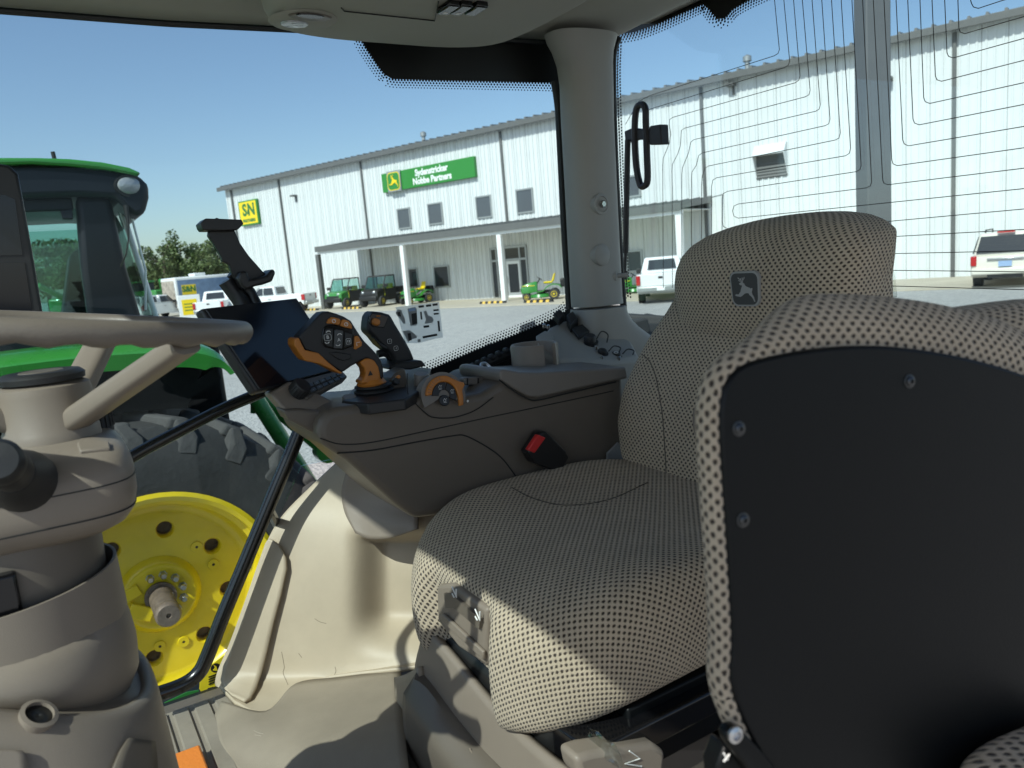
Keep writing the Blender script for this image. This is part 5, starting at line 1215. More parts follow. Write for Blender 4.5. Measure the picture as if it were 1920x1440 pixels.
# ================================================================== RIGHT SIDE PANEL, FLOOR
RX90 = Matrix.Rotation(math.pi/2, 4, 'X')
def Yp(px, py, Y): return ony(px, py, Y)
def PR(pts, Y, dy):                 # prism from pixels on a plane Y, swept dy
    m = MB(); m.prism([ony(x, y, Y) for x, y in pts], (0, dy, 0)); return m
ctrl = [[(640, 866, 1.655), (690, 868, 1.60), (745, 880, 1.54), (800, 895, 1.48), (860, 910, 1.44)],
        [(590, 912, 1.655), (650, 915, 1.60), (720, 930, 1.53), (800, 945, 1.46), (870, 950, 1.41)],
        [(528, 975, 1.655), (600, 972, 1.60), (690, 985, 1.52), (800, 1000, 1.43), (880, 1000, 1.38)],
        [(496, 1035, 1.655), (575, 1035, 1.595), (675, 1048, 1.51), (800, 1060, 1.41), (890, 1060, 1.36)],
        [(466, 1118, 1.655), (552, 1122, 1.59), (662, 1138, 1.505), (805, 1140, 1.40), (900, 1140, 1.35)],
        [(434, 1205, 1.655), (532, 1212, 1.585), (652, 1222, 1.50), (810, 1210, 1.39), (905, 1200, 1.34)],
        [(410, 1262, 1.65), (512, 1276, 1.58), (630, 1262, 1.505), (800, 1240, 1.385), (910, 1225, 1.33)],
        [(414, 1292, 1.645), (508, 1318, 1.578), (612, 1276, 1.51), (790, 1252, 1.38), (910, 1236, 1.33)],
        [(440, 1324, 1.63), (500, 1346, 1.578), (566, 1287, 1.535), (770, 1258, 1.385), (910, 1238, 1.33)]]
def flY(px, py): return onz(px, py, -.853).y if ray(px, py).z < 0 else 9.0
g_ = patch([[ony(x, y, min(Y, flY(x, y)-.02)) for x, y, Y in r] for r in ctrl], 14, 8)
for r in g_:
    for j, p in enumerate(r):
        x, y = project(p); w = smst(x, 645, 735)*smst(1238-y, 0, 95)*smst(y, 985, 1015)
        r[j] = p*(1+.050*w)
# lower lip of the panel reaches down beside the foot well
low = [(412, 1290), (432, 1318), (470, 1338), (505, 1344), (522, 1330), (534, 1306), (552, 1290), (600, 1281), (660, 1276), (740, 1264), (820, 1250), (905, 1240)]
m = MB(); m.grid(g_); rp = mk('side_panel', m, M_['tan_panel'], cabt, solid=.010, smooth=70)
bpy.context.view_layer.update()
def lay_on(o, rows, ncol, off, name, mt, parent, solid=.004, sub=0, fallback=1.58):
    G = []
    for (y0, xl, y1, xr) in rows:
        R_ = []
        for k in range(ncol):
            t = k/(ncol-1); px = lerp(xl, xr, t); py = lerp(y0, y1, t); h = on_obj(o, px, py, 0)
            p = h[0] if h else ony(px, py, fallback)
            R_.append(p*(1-off/p.length))
        G.append(R_)
    m = MB(); m.grid(G); return mk(name, m, M_[mt], parent, solid=solid, smooth=70, sub=sub)
def dens(rows, n):
    out = []
    for i in range(len(rows)-1):
        for k in range(n): out.append([lerp(a, b, k/n) for a, b in zip(rows[i], rows[i+1])])
    out.append(list(rows[-1])); return out
lay_on(rp, dens([(1010, 506, 1012, 512), (1018, 500, 1024, 526), (1040, 492, 1045, 537), (1062, 485, 1066, 539), (1110, 470, 1116, 528), (1160, 453, 1168, 514), (1210, 434, 1220, 502), (1250, 420, 1262, 491), (1275, 416, 1292, 481), (1296, 424, 1312, 470), (1306, 434, 1318, 458)], 2), 9, .010, 'inset_panel', 'tan_panel', rp, solid=.006)
# darker pocket above, under the console
pc = [[(652, 880, 1.585), (690, 886, 1.55), (740, 905, 1.50), (785, 925, 1.45)], [(642, 920, 1.59), (680, 930, 1.56), (735, 945, 1.50), (785, 955, 1.45)], [(648, 960, 1.575), (685, 970, 1.54), (735, 980, 1.48), (785, 982, 1.435)], [(668, 1000, 1.545), (695, 1010, 1.52), (735, 1008, 1.475), (785, 992, 1.43)]]
m = MB(); m.grid(patch([[ony(x, y, Y-.035) for x, y, Y in r] for r in pc], 5, 5)); mk('storage_pocket', m, M_['taupe'], cabt, solid=.006, smooth=70)
# moulded rubber wheel-arch mat and floor
def fl(px, py, k): return onz(px, py, -.853)*(1-k)
G = [[fl(418, 1318, .012), fl(500, 1338, .022), fl(556, 1286, .022), fl(640, 1274, .03), fl(752, 1260, .04)],
     [fl(404, 1350, .0), fl(490, 1366, .030), fl(556, 1345, .034), fl(645, 1330, .040), fl(756, 1318, .05)],
     [fl(410, 1392, .0), fl(484, 1404, .022), fl(556, 1400, .034), fl(650, 1388, .042), fl(760, 1375, .052)],
     [fl(436, 1432, .0), fl(498, 1446, .010), fl(566, 1450, .020), fl(655, 1442, .030), fl(766, 1432, .045)],
     [fl(480, 1480, .0), fl(530, 1500, .001), fl(590, 1506, .004), fl(670, 1500, .010), fl(775, 1490, .02)]]
m = MB(); m.grid(patch(G, 6, 6)); mk('arch_mat', m, M_['tan_mat'], cabt, solid=.006, smooth=70)
m = MB(); m.box(-.60, .62, .5, GY-.07, -.856, -.852); mk('floor_mat', m, M_['floor_rubber'], cabt, smooth=0)
rbm = MB(); rbm.prism([V(-.016, 0, 0), V(.016, 0, 0), V(.013, 0, .006), V(-.013, 0, .006)], (0, .82, 0))
for k in range(14):
    if k == 0: rb0 = mk('mat_rib', rbm, M_['floor_rubber'], cabt, smooth=0)
    else: rb0 = inst(rb0, 'mat_rib', cabt)
    rb0.location = V(-.28+k*.040, .80, -.852)-cabt.location
m = MB(); q = onz(348, 1436, -.845); m.box(q.x-.06, q.x+.03, q.y-.10, q.y+.02, -.846, -.825); fp = mk('foot_pedal', m, M_['orange_bright'], None, bevel=.004); fp.location = (0, 0, 0); tag(fp, 'bright orange foot pedal pad on the ribbed floor mat', 'pedal')
mat('scuff', (0.36, 0.31, 0.245), 0.7); mat('scratch', (0.20, 0.165, 0.12), 0.7)
for pix in ([(528, 1222), (533, 1250), (531, 1262), (540, 1284)], [(628, 1250), (630, 1258), (627, 1265)], [(560, 1225), (566, 1233)], [(590, 1160), (600, 1166), (612, 1169)]):
    surf_line(rp, pix, 'scratch_mark', .0005, 'scratch', rp, .0002, 4)
amat = [o for o in cabt.children if o.name.startswith('arch_mat')][0]
bpy.context.view_layer.update()
for pix in ([(476, 1370), (485, 1374), (494, 1376)], [(478, 1378), (490, 1380)]):
    surf_line(amat, pix, 'scuff_mark', .0005, 'scuff', amat, .0002, 4)
# pedestal side cover with its screw
G = [[onx(x, y, X) for x, y, X in r] for r in ([(748, 1268, .475), (770, 1262, .47), (795, 1248, .465)], [(752, 1330, .47), (775, 1325, .465), (800, 1310, .46)], [(765, 1400, .465), (785, 1400, .46), (810, 1390, .455)], [(790, 1480, .46), (810, 1480, .455), (840, 1470, .45)])]
m = MB(); m.grid(patch(G, 4, 4)); sc = mk('pedestal_cover', m, M_['tan_mat'], cabt, solid=.01, smooth=70)
c = onx(755, 1312, .470); m = MB(); m.lathe([(.006, 0), (.006, .003), (.002, .004), (.0001, .003)], c, V(-1, -.5, .2), 14, caps=False); mk('screw', m, M_['steel'], sc)
# warning decal by the sill
dc = thing('warning_decal', 'small yellow and green warning decal at the bottom corner of the window', 'decal', (.2, GY-.01, -.82), glob=True)
mk('yellow_field', PR([(376, 1262), (424, 1226), (420, 1262), (416, 1284), (390, 1290), (382, 1308), (374, 1292)], GY-.006, .002), M_['decal_yellow'], dc, smooth=0)
mk('green_field', PR([(308, 1318), (350, 1298), (372, 1294), (381, 1310), (392, 1292), (415, 1286), (414, 1316), (312, 1352)], GY-.004, .002), M_['decal_green'], dc, smooth=0)
c = ony(404, 1252, GY-.0065); m = MB(); m.lathe([(.010, 0), (.0001, 0)], c, (0, -1, 0), 20, caps=False); em = mk('round_emblem', m, M_['plain_black'], dc, smooth=0, solid=.0008)
mk('mark', PR([(400, 1246), (403, 1252), (399, 1257), (408, 1258), (406, 1250)], GY-.0078, .0005), M_['decal_yellow'], em, smooth=0)
for k in range(4):
    mk('text_bar', PR([(391, 1269+k*4.5), (409, 1262+k*4.5), (409, 1264+k*4.5), (391, 1271+k*4.5)], GY-.0075, .0008), M_['plain_black'], dc, smooth=0)
m = MB(); m.tube([ony(308+k*2.6, 1338-k*.95+(1.3 if k % 2 else -1.3), GY-.006) for k in range(24)], .0011, 5); mk('zigzag', m, M_['print_white'], dc)

# ================================================================== ARMREST CONSOLE
YI, YO = 1.27, 1.50
con = thing('armrest_console', 'dark taupe armrest control console running alongside the operator seat', 'control console', (.75, 1.38, -.86), glob=True)
bodyp = [(597, 815), (597, 800), (602, 786), (614, 773), (634, 765), (660, 761), (735, 754), (764, 748), (790, 742), (870, 744), (905, 738), (934, 722), (948, 708), (1170, 690), (1175, 905), (1050, 935), (778, 974), (740, 944), (690, 898), (652, 864), (618, 842), (601, 830)]
m = PR(bodyp, YI, YO-YI); mk('body', m, M_['taupe_dark'], con, bevel=.014, seg=4)
def line_on(pix, Y, r, name, mt, parent, n=4):
    m = MB(); m.tube(cr([ony(x, y, Y) for x, y in pix], n), r, 6); return mk(name, m, M_[mt], parent)
line_on([(600, 822), (640, 833), (700, 829), (800, 808), (900, 786), (1000, 765), (1150, 733)], YI, .0011, 'panel_gap', 'seal', con)
line_on([(632, 850), (700, 844), (780, 829), (850, 817), (872, 817), (905, 833), (938, 856), (965, 890), (985, 925)], YI, .0014, 'panel_gap', 'seal', con)
line_on([(764, 700), (764, 735), (775, 752), (800, 776), (815, 783), (850, 783), (890, 770), (925, 745)], YI-.002, .0010, 'panel_gap', 'seal', con)
# padded armrest
m = MB(); sidep = [(938, 712), (937, 698), (944, 692), (975, 698), (1010, 699), (1090, 694), (1175, 688), (1178, 710), (1152, 714), (1070, 732), (1010, 746), (990, 744), (962, 728)]
A = [ony(x, y, YI-.012) for x, y in sidep]; B = [p+V(.0, .155, .0) for p in A]
C_ = [p+V(.008, .185, -.004) for p in A]
m.loft([A, B, C_]); mk('arm_pad', m, M_['taupe_pad'], con, bevel=.009, seg=4)
line_on([(936, 712), (962, 732), (988, 747), (1010, 750), (1070, 736), (1155, 716)], YI-.009, .0016, 'pad_gap', 'seal', con)
# top plate with joystick boots
m = MB(); tp = [onz(x, y, ony(700, 757, YI).z+.006) for x, y in ((640, 752), (668, 722), (700, 700), (780, 688), (808, 690), (800, 725), (760, 748), (690, 757))]; m.prism(tp, (0, 0, -.02)); mk('top_plate', m, M_['soft_black'], con, bevel=.003)
for px, py, r in ((655, 748, .013), (790, 705, .014)):
    c = ony(px, py, 1.34); m = MB(); m.lathe([(r, -.02), (r, .003), (r*.9, .005), (.0001, .005)], c, (0, -.25, 1), 24, caps=False); mk('touch_button', m, M_['taupe_pad'], con)
# ---------- main drive lever
JB = ony(703, 748, 1.36)
m = MB(); pr = []
for k in range(5): z = k*.0085; r = .044-.0022*k; pr += [(r-.004, z), (r, z+.002), (r, z+.005), (r-.004, z+.0075)]
pr += [(.030, .043), (.0001, .043)]
m.lathe(pr, JB+V(0, 0, -.012), (0, 0, 1), 36, caps=False); mk('lever_boot', m, M_['soft_black'], con)
zp = lambda pts: [(500+x/4.8, 560+y/4.8) for x, y in pts]
jy = thing('drive_lever', 'black and orange multi-button drive lever in front of the touch screen', 'control lever', JB, glob=True)
JY = 1.335
headp = zp([(470, 150), (500, 122), (560, 114), (640, 138), (700, 162), (762, 200), (795, 255), (840, 325), (885, 385), (950, 450), (1000, 505), (1035, 560), (1052, 620), (1056, 700), (1040, 735), (1015, 690), (1000, 620), (960, 560), (900, 540), (850, 560), (760, 612), (700, 655), (672, 664), (560, 585), (440, 500), (345, 460), (290, 345), (380, 250)])
m = PR(headp, JY, .038); hd1 = mk('grip', m, M_['soft_black'], jy, bevel=.010, seg=4)
m = PR(zp([(255, 365), (290, 350), (345, 462), (470, 490), (560, 575), (640, 640), (690, 668), (665, 680), (560, 625), (480, 588), (350, 562), (300, 500), (250, 420)]), JY-.005, .045); mk('orange_edge', m, M_['orange'], jy, bevel=.006, seg=3)
m = PR(zp([(838, 575), (880, 540), (925, 530), (975, 552), (1012, 610), (1028, 680), (1030, 745), (1020, 770), (880, 772), (846, 768), (858, 740), (885, 715), (893, 680), (882, 630)]), JY+.000, .034); nk = mk('orange_neck', m, M_['orange'], jy, bevel=.008, seg=3)
m = MB(); m.lathe([(.026, 0), (.028, .004), (.022, .012), (.0001, .014)], ony(697, 722, 1.355), (0, 0, 1), 28, caps=False); mk('neck_base', m, M_['orange'], jy)
c = ony(694, 700, JY-.0015); m = MB(); m.M = Matrix.Translation(c); m.prism([V(-.004, 0, -.004), V(.005, 0, -.004), V(.001, 0, .005)], (0, .003, 0)); mk('neck_mark', m, M_['plain_black'], nk, smooth=0)
def plate(pts, Y, dy, name, mt, parent, bev=.0015): return mk(name, PR(zp(pts), Y, dy), M_[mt], parent, bevel=bev, seg=2)
kp = plate([(512, 262), (545, 238), (620, 235), (780, 278), (782, 330), (775, 430), (690, 462), (600, 455), (530, 440), (500, 400), (498, 320)], JY-.0025, .008, 'button_plate', 'gloss_black', jy)
b1 = plate([(528, 290), (545, 265), (600, 272), (598, 440), (545, 430), (520, 400)], JY-.005, .004, 'button', 'button_black', jy)
b2 = plate([(612, 285), (625, 276), (688, 288), (692, 300), (684, 452), (605, 448)], JY-.005, .004, 'button', 'button_grey', jy)
b3 = plate([(708, 300), (772, 318), (768, 425), (702, 440)], JY-.005, .004, 'button', 'button_black', jy)
def jtext(s, px, py, sz, parent, mt='print_white', Y=None): return lettering('lettering', s, M_[mt], parent, Matrix.Translation(ony(px, py, (Y or JY-.0055))) @ RX90, sz, depth=.0003)
jtext('B', 614.5, 632.5, .0085, b1); jtext('A', 635.5, 637.5, .0085, b2); jtext('12', 653.5, 640, .006, b3)
for (px, py, q, par) in ((615.5, 621.5, 1, b1), (613.5, 643, -1, b1), (636.5, 626.5, 1, b2), (634, 647.5, -1, b2)):
    c = ony(px, py, JY-.0055); m = MB(); m.tube([c+V(-.004, 0, -.0015*q), c+V(-.002, 0, .0006*q), c+V(.002, 0, .0006*q), c+V(.004, 0, -.0015*q)], .0007, 5); mk('arrow_mark', m, M_['print_white'], par)
m = MB(); c = ony(614.5, 632.5, JY-.0055); m.tube([c+V(x, 0, y) for x, y in rrect(.013, .0115, .003, 3)]+[c+V(.0065, 0, .0027)], .0003, 4); mk('frame_mark', m, M_['print_white'], b1)
m = MB(); c = ony(653.5, 640, JY-.0055); m.tube([c+V(x, 0, y) for x, y in rrect(.009, .010, .002, 3)]+[c+V(.0045, 0, .003)], .0003, 4); mk('frame_mark', m, M_['print_white'], b3)
o1 = plate([(542, 222), (560, 185), (590, 165), (655, 178), (668, 200), (658, 240), (600, 226)], JY-.006, .008, 'orange_button', 'orange', jy)
o2 = plate([(672, 205), (690, 185), (740, 200), (768, 235), (772, 272), (720, 262), (664, 245)], JY-.006, .008, 'orange_button', 'orange', jy)
o3 = plate([(800, 335), (825, 335), (860, 395), (858, 425), (800, 460), (790, 450), (792, 345)], JY-.005, .007, 'orange_button', 'orange', jy)
for px, py, par in ((626, 602, o1), (649, 608, o2)):
    c = ony(px, py, JY-.0065); m = MB(); m.lathe([(.0036, 0), (.0036, .0006), (.0027, .0006), (.0027, 0)], c, (0, -1, 0), 14, caps=False); m.tube([c, c+V(.002, 0, .002)], .0004, 4); mk('dial_mark', m, M_['print_white'], par)
c = ony(672, 645, JY-.0055); m = MB(); m.tube([c+V(-.003, 0, -.003), c+V(-.003, 0, .003), c+V(.003, 0, .003)], .0005, 4); mk('corner_mark', m, M_['print_white'], o3)
plate([(560, 490), (620, 478), (760, 500), (765, 540), (690, 560), (640, 545)], JY-.002, .005, 'thumb_rest', 'button_black', jy)
# ---------- second lever
j2 = thing('hydraulic_lever', 'slim black joystick with a small orange thumb switch behind the drive lever', 'control lever', ony(758, 690, 1.46), glob=True)
LY = 1.45
m = PR(zp([(945, 125), (965, 114), (1040, 122), (1110, 142), (1130, 165), (1165, 230), (1220, 320), (1265, 395), (1305, 470), (1332, 540), (1325, 575), (1160, 600), (1148, 560), (1130, 520), (1085, 470), (1020, 420), (965, 350), (905, 295), (912, 220), (922, 160)]), LY, .045); g2 = mk('grip', m, M_['soft_black'], j2, bevel=.012, seg=4)
plate([(925, 165), (945, 130), (1040, 140), (1095, 160), (1085, 200), (1060, 262), (960, 255), (925, 225)], LY-.002, .006, 'switch_plate', 'gloss_black', j2)
m = PR(zp([(960, 180), (985, 172), (1028, 190), (1025, 235), (1000, 250), (955, 230)]), LY-.010, .012); mk('thumb_switch', m, M_['orange'], j2, bevel=.003)
plate([(985, 152), (1030, 150), (1028, 162), (988, 164)], LY-.004, .003, 'orange_mark', 'orange', j2)
for (px, py) in ((730.5, 640), (742.5, 653)):
    c = ony(px, py, LY-.0005); m = MB(); m.tube([c+V(x, 0, y) for x, y in rrect(.009, .009, .0025, 3)]+[c+V(.0045, 0, .002)], .0004, 4); m.tube([c+V(0, 0, -.002), c+V(.001, 0, .002)], .0005, 4); mk('key_mark', m, M_['print_white'], g2)
plate([(975, 345), (1010, 390), (1090, 440), (1085, 462), (1020, 425), (960, 352)], LY-.004, .02, 'trigger', 'button_black', j2)
m = PR(zp([(1110, 605), (1180, 575), (1400, 555), (1425, 585), (1440, 605), (1300, 640), (1100, 640)]), 1.42, .12); mk('base_plate', m, M_['soft_black'], j2, bevel=.005)
m = MB(); m.tube(cr([ony(x, y, 1.47) for x, y in ((708, 664), (722, 662), (735, 672), (741, 684), (742, 695))], 4), .008, 8); mk('stalk', m, M_['soft_black'], con)
# small cluster between the levers
m = PR([(742, 700), (760, 690), (765, 712), (760, 740), (735, 745), (732, 712)], 1.36, .05); ck = mk('key_strip', m, M_['taupe_dark'], con, bevel=.004)
for px, py, mt, rr in ((741, 716, 'plain_black', .007), (745, 708, 'orange', .004), (718, 752, 'orange', .0045)):
    c = ony(px, py, 1.335); m = MB(); m.lathe([(rr, 0), (rr, .006), (rr*.8, .009), (.0001, .009)], c, (0, -1, .3), 16, caps=False); mk('mini_knob', m, M_[mt], con)
# ---------- throttle dial: orange crescent with three keys
DC = ony(832, 742, YI-.006)
dl_ = thing('throttle_dial', 'orange crescent throttle dial with three black engine keys', 'control dial', DC, glob=True)
tl = Matrix.Translation(DC) @ Matrix.Rotation(-.25, 4, 'X') @ RX90       # local x right, y up, z towards us
def arc(r0, r1, a0, a1, n=24): return [(r0*math.cos(math.radians(lerp(a0, a1, k/n))), r0*math.sin(math.radians(lerp(a0, a1, k/n)))) for k in range(n+1)]+[(r1*math.cos(math.radians(lerp(a1, a0, k/n))), r1*math.sin(math.radians(lerp(a1, a0, k/n)))) for k in range(n+1)]
def dprism(pts, z0, z1, name, mt, parent, bev=.0012):
    m = MB(); m.M = tl; m.prism([V(x, y, z0) for x, y in pts], (0, 0, z1-z0)); return mk(name, m, M_[mt], parent, bevel=bev)
dprism(arc(.0445, .0001, -25, 200), -.03, .000, 'dial_hump', 'taupe_pad', dl_, .006)
cresc = [(.037*math.cos(math.radians(a)), .037*math.sin(math.radians(a))) for a in range(172, 60, -8)]+[(.034, .021), (.043, .018), (.0445, .012), (.037, .004), (.036, -.012), (.033, -.024), (.025, -.024), (.027, -.008)]+[(.0255*math.cos(math.radians(a)), .0255*math.sin(math.radians(a))) for a in range(0, 176, 8)]
ork = dprism(cresc, -.002, .007, 'orange_crescent', 'orange', dl_, .002)
for k in range(8):
    a = math.radians(98+k*9); m = MB(); m.M = tl; m.tube([V(.028*math.cos(a), .028*math.sin(a), .0072), V(.0355*math.cos(a), .0355*math.sin(a), .0072)], .0005, 4); mk('ridge', m, M_['rust'], ork)
s1 = dprism(arc(.0245, .011, 72, 172), 0, .0035, 'key', 'button_black', dl_); s2 = dprism(arc(.0245, .011, -32, 66), 0, .0035, 'key', 'button_black', dl_)
s3 = dprism([(.0105*math.cos(a)-.002, .0105*math.sin(a)-.009) for a in [2*math.pi*k/24 for k in range(24)]], 0, .0045, 'key', 'button_black', dl_)
for (x, y, par) in ((-.006, .0165, s1), (.0165, .0055, s2), (-.002, -.009, s3)):
    m = MB(); m.M = tl @ Matrix.Translation((x, y, .0048))
    m.tube([V(-.0025, .002, 0), V(-.0025, -.002, 0), V(.0015, -.002, 0), V(.0022, 0, 0), V(.0015, .002, 0), V(-.001, .002, 0), V(-.001, .0032, 0), V(.001, .0032, 0)], .0004, 4); m.tube([V(-.003, -.0038, 0), V(.003, -.0038, 0)], .0004, 4); m.tube([V(.003, .0015, 0), V(.0045, .003, 0)], .0004, 4); mk('engine_mark', m, M_['print_white'], par)
c = ony(877, 752, YI-.002); m = MB(); m.lathe([(.0025, 0), (.0001, .001)], c, (0, -1, 0), 10, caps=False); mk('white_dot', m, M_['print_white'], con)
# tray rail behind the dial, with cable conduit
m = PR([(868, 714), (872, 708), (935, 706), (937, 718), (925, 724), (872, 722)], 1.34, .02); tr_ = mk('tray_rail', m, M_['taupe_pad'], con, bevel=.003)
for k in range(3): m = PR([(876+k*20, 709), (878+k*20, 709), (878+k*20, 722), (876+k*20, 722)], 1.338, .004); mk('rail_slot', m, M_['seal'], tr_, smooth=0)
m = MB(); P = cr([ony(x, y, 1.52) for x, y in ((855, 712), (885, 695), (920, 678), (962, 660))], 6); m.tube(P, .012, 8)
cdt = mk('cable_conduit', m, M_['soft_black'], con)
for k in range(9):
    p = P[min(len(P)-1, int(k*len(P)/9))]; m = MB(); m.lathe([(.006, -.006), (.009, -.004), (.009, .004), (.006, .006)], p+V(0, -.004, .009), (1, .1, .2), 10); mk('conduit_tooth', m, M_['soft_black'], cdt)
m = MB(); q = ony(903, 700, 1.40); m.lathe([(.010, -.006), (.014, -.004), (.014, .004), (.010, .006)], q, (.4, -1, .3), 20, caps=False); kr = mk('key_tag', m, M_['decal_yellow'], None); tag(kr, 'small yellow ring with silver strap lying in the console tray', 'key ring')
m = MB(); m.tube(cr([q+V(0, 0, .01), q+V(.008, .01, .018), q+V(.02, .015, .016), q+V(.03, .01, .004)], 4), .004, 6); mk('strap', m, M_['steel'], kr)
# ---------- touch screen with key pad, on an arm
TL, TR_, BL = ony(386, 578, 1.37), ony(556, 559, 1.50), ony(487, 729, 1.335)
BRc = TR_+BL-TL; sn = (TR_-TL).cross(BL-TL).normalized()
if sn.dot(TL) > 0: sn = -sn
tsn = thing('touch_screen', 'black touch screen display mounted on the console arm', 'screen', (BL.x, BL.y, BL.z-.03), glob=True)
def onq(u, v, d=0): return TL+(TR_-TL)*u+(BL-TL)*v+sn*d
m = MB(); m.prism([onq(-.02, -.02, -.004), onq(1.02, -.02, -.004), onq(1.02, 1.02, -.004), onq(-.02, 1.02, -.004)], sn*-.022); mk('housing', m, M_['screen_edge'], tsn, bevel=.006, seg=3)
m = MB(); m.prism([onq(0, 0, -.004), onq(1, 0, -.004), onq(1, 1, -.004), onq(0, 1, -.004)], sn*.004); mk('glass', m, M_['screen'], tsn, bevel=.001)
m = MB(); m.prism([onq(1.03, .02, -.01), onq(1.10, .02, -.012), onq(1.11, .12, -.012), onq(1.04, .12, -.01)], sn*-.006); mk('red_tag', m, M_['rust'], tsn, smooth=0)
m = MB(); q = [ony(520, 742, 1.335), ony(548, 716, 1.37), ony(640, 692, 1.46), ony(653, 706, 1.44), ony(648, 722, 1.425), ony(585, 756, 1.345), ony(548, 770, 1.325), ony(530, 762, 1.33)]
kn = (q[2]-q[1]).cross(q[5]-q[1]).normalized(); kn = kn if kn.z > 0 else -kn
m = MB(); m.prism([q[1], q[2], q[3], ony(578, 747, 1.335)], kn*-.022); kpd = mk('key_pad', m, M_['taupe_dark'], tsn, bevel=.004, seg=3)
K0, K1, K2, K3 = ony(572, 722, 1.365), ony(636, 699, 1.45), ony(648, 709, 1.435), ony(582, 740, 1.342)
for r in range(2):
    for c_ in range(6):
        a = lambda u, v: (K0+(K1-K0)*u+(K3-K0)*v+((K2-K1)-(K3-K0))*u*v)+kn*.0005
        u0, u1, v0, v1 = (c_+.08)/6, (c_+.92)/6, (r+.1)/2, (r+.9)/2; m = MB(); m.prism([a(u0, v0), a(u1, v0), a(u1, v1), a(u0, v1)], kn*.0035); kb_ = mk('pad_key', m, M_['button_grey'], tsn, bevel=.001)
        if (r+c_) % 3: m = MB(); m.prism([a(lerp(u0, u1, .35), .5*(v0+v1)-.02)+kn*.0036, a(lerp(u0, u1, .65), .5*(v0+v1)-.02)+kn*.0036, a(lerp(u0, u1, .65), .5*(v0+v1)+.02)+kn*.0036, a(lerp(u0, u1, .35), .5*(v0+v1)+.02)+kn*.0036], kn*.0003); mk('key_mark', m, M_['print_grey'], kb_, smooth=0)
m = MB(); c = ony(563, 728, 1.345); pr_ = [(.0165, -.012), (.0168, .008), (.0145, .011), (.0001, .0112)]; m.lathe(pr_, c, kn, 30, caps=False); kb0 = mk('rotary_knob', m, M_['soft_black'], tsn)
for k in range(20):
    a = 2*math.pi*k/20; t1 = kn.orthogonal().normalized(); t2 = kn.cross(t1); p = c+t1*(.0168*math.cos(a))+t2*(.0168*math.sin(a)); m = MB(); m.tube([p-kn*.010, p+kn*.008], .0011, 5); mk('knob_ridge', m, M_['soft_black'], kb0)
m = MB(); A = [ony(x, y, Y) for x, y, Y in ((505, 738, 1.345), (545, 715, 1.365), (600, 740, 1.355), (625, 752, 1.35), (612, 778, 1.31), (598, 800, 1.30), (560, 786, 1.31), (535, 772, 1.32))]
m.prism(A, V(0, .05, -.004)); mk('screen_arm', m, M_['taupe'], tsn, bevel=.006, seg=3)
m = MB(); A = [ony(x, y, 1.30) for x, y in ((532, 770), (560, 768), (612, 772), (600, 792), (597, 818), (572, 803), (542, 788))]; m.prism(A, V(0, .06, 0)); mk('arm_foot', m, M_['taupe_dark'], tsn, bevel=.005, seg=3)
# ---------- phone holder
ph = thing('phone_holder', 'empty black spring-clamp phone holder above the touch screen', 'phone holder', ony(455, 570, 1.47), glob=True)
z4 = lambda pts: [(x/3.43, 400+y/3.43) for x, y in pts]
PY = 1.46
mk('upper_clamp', PR(z4([(1290, 62), (1322, 32), (1385, 34), (1395, 26), (1410, 34), (1555, 40), (1568, 68), (1530, 106), (1450, 110), (1312, 108), (1298, 90)]), PY-.02, .05), M_['black_plastic'], ph, bevel=.005, seg=3)
mk('back_plate', PR(z4([(1345, 108), (1510, 106), (1545, 190), (1600, 270), (1690, 372), (1715, 390), (1640, 455), (1560, 478), (1500, 410), (1475, 330), (1430, 310), (1425, 280), (1385, 215), (1372, 190), (1338, 145)]), PY, .016), M_['black_plastic'], ph, bevel=.003, seg=3)
mk('lower_clamp', PR(z4([(1530, 420), (1548, 372), (1590, 372), (1605, 425), (1655, 415), (1715, 400), (1738, 370), (1756, 354), (1776, 378), (1752, 438), (1690, 460), (1640, 470), (1590, 492), (1555, 470)]), PY-.025, .055), M_['black_plastic'], ph, bevel=.005, seg=3)
m = MB(); m.tube([ony(424, 526, PY+.02), ony(446, 556, PY+.02), ony(462, 580, PY+.01)], .0155, 12); mk('arm', m, M_['black_plastic'], ph)
m = MB(); m.tube([ony(433, 512, PY+.015), ony(470, 548, PY+.02), ony(482, 572, PY+.01)], .010, 10); mk('swivel', m, M_['black_plastic'], ph)
# ---------- display on the front corner post
cm = thing('corner_display', 'tall dark display panel at the left edge above the steering wheel', 'screen', ony(20, 600, 1.52), glob=True)
mk('housing', PR([(-160, 300), (-20, 303), (18, 310), (34, 326), (48, 400), (64, 490), (80, 585), (84, 610), (-140, 615)], 1.50, .035), M_['screen_edge'], cm, bevel=.005, seg=3)
mk('screen_pane', PR([(-150, 362), (10, 366), (28, 374), (42, 478), (-140, 482)], 1.4985, .003), M_['screen'], cm, smooth=0)
mk('screen_pane', PR([(-145, 494), (46, 492), (62, 596), (-135, 600)], 1.4985, .003), M_['screen'], cm, smooth=0)
m = MB(); m.tube([ony(-60, 640, 1.54), ony(-60, 1300, 1.66)], .02, 10); mk('mount_post', m, M_['soft_black'], cm)
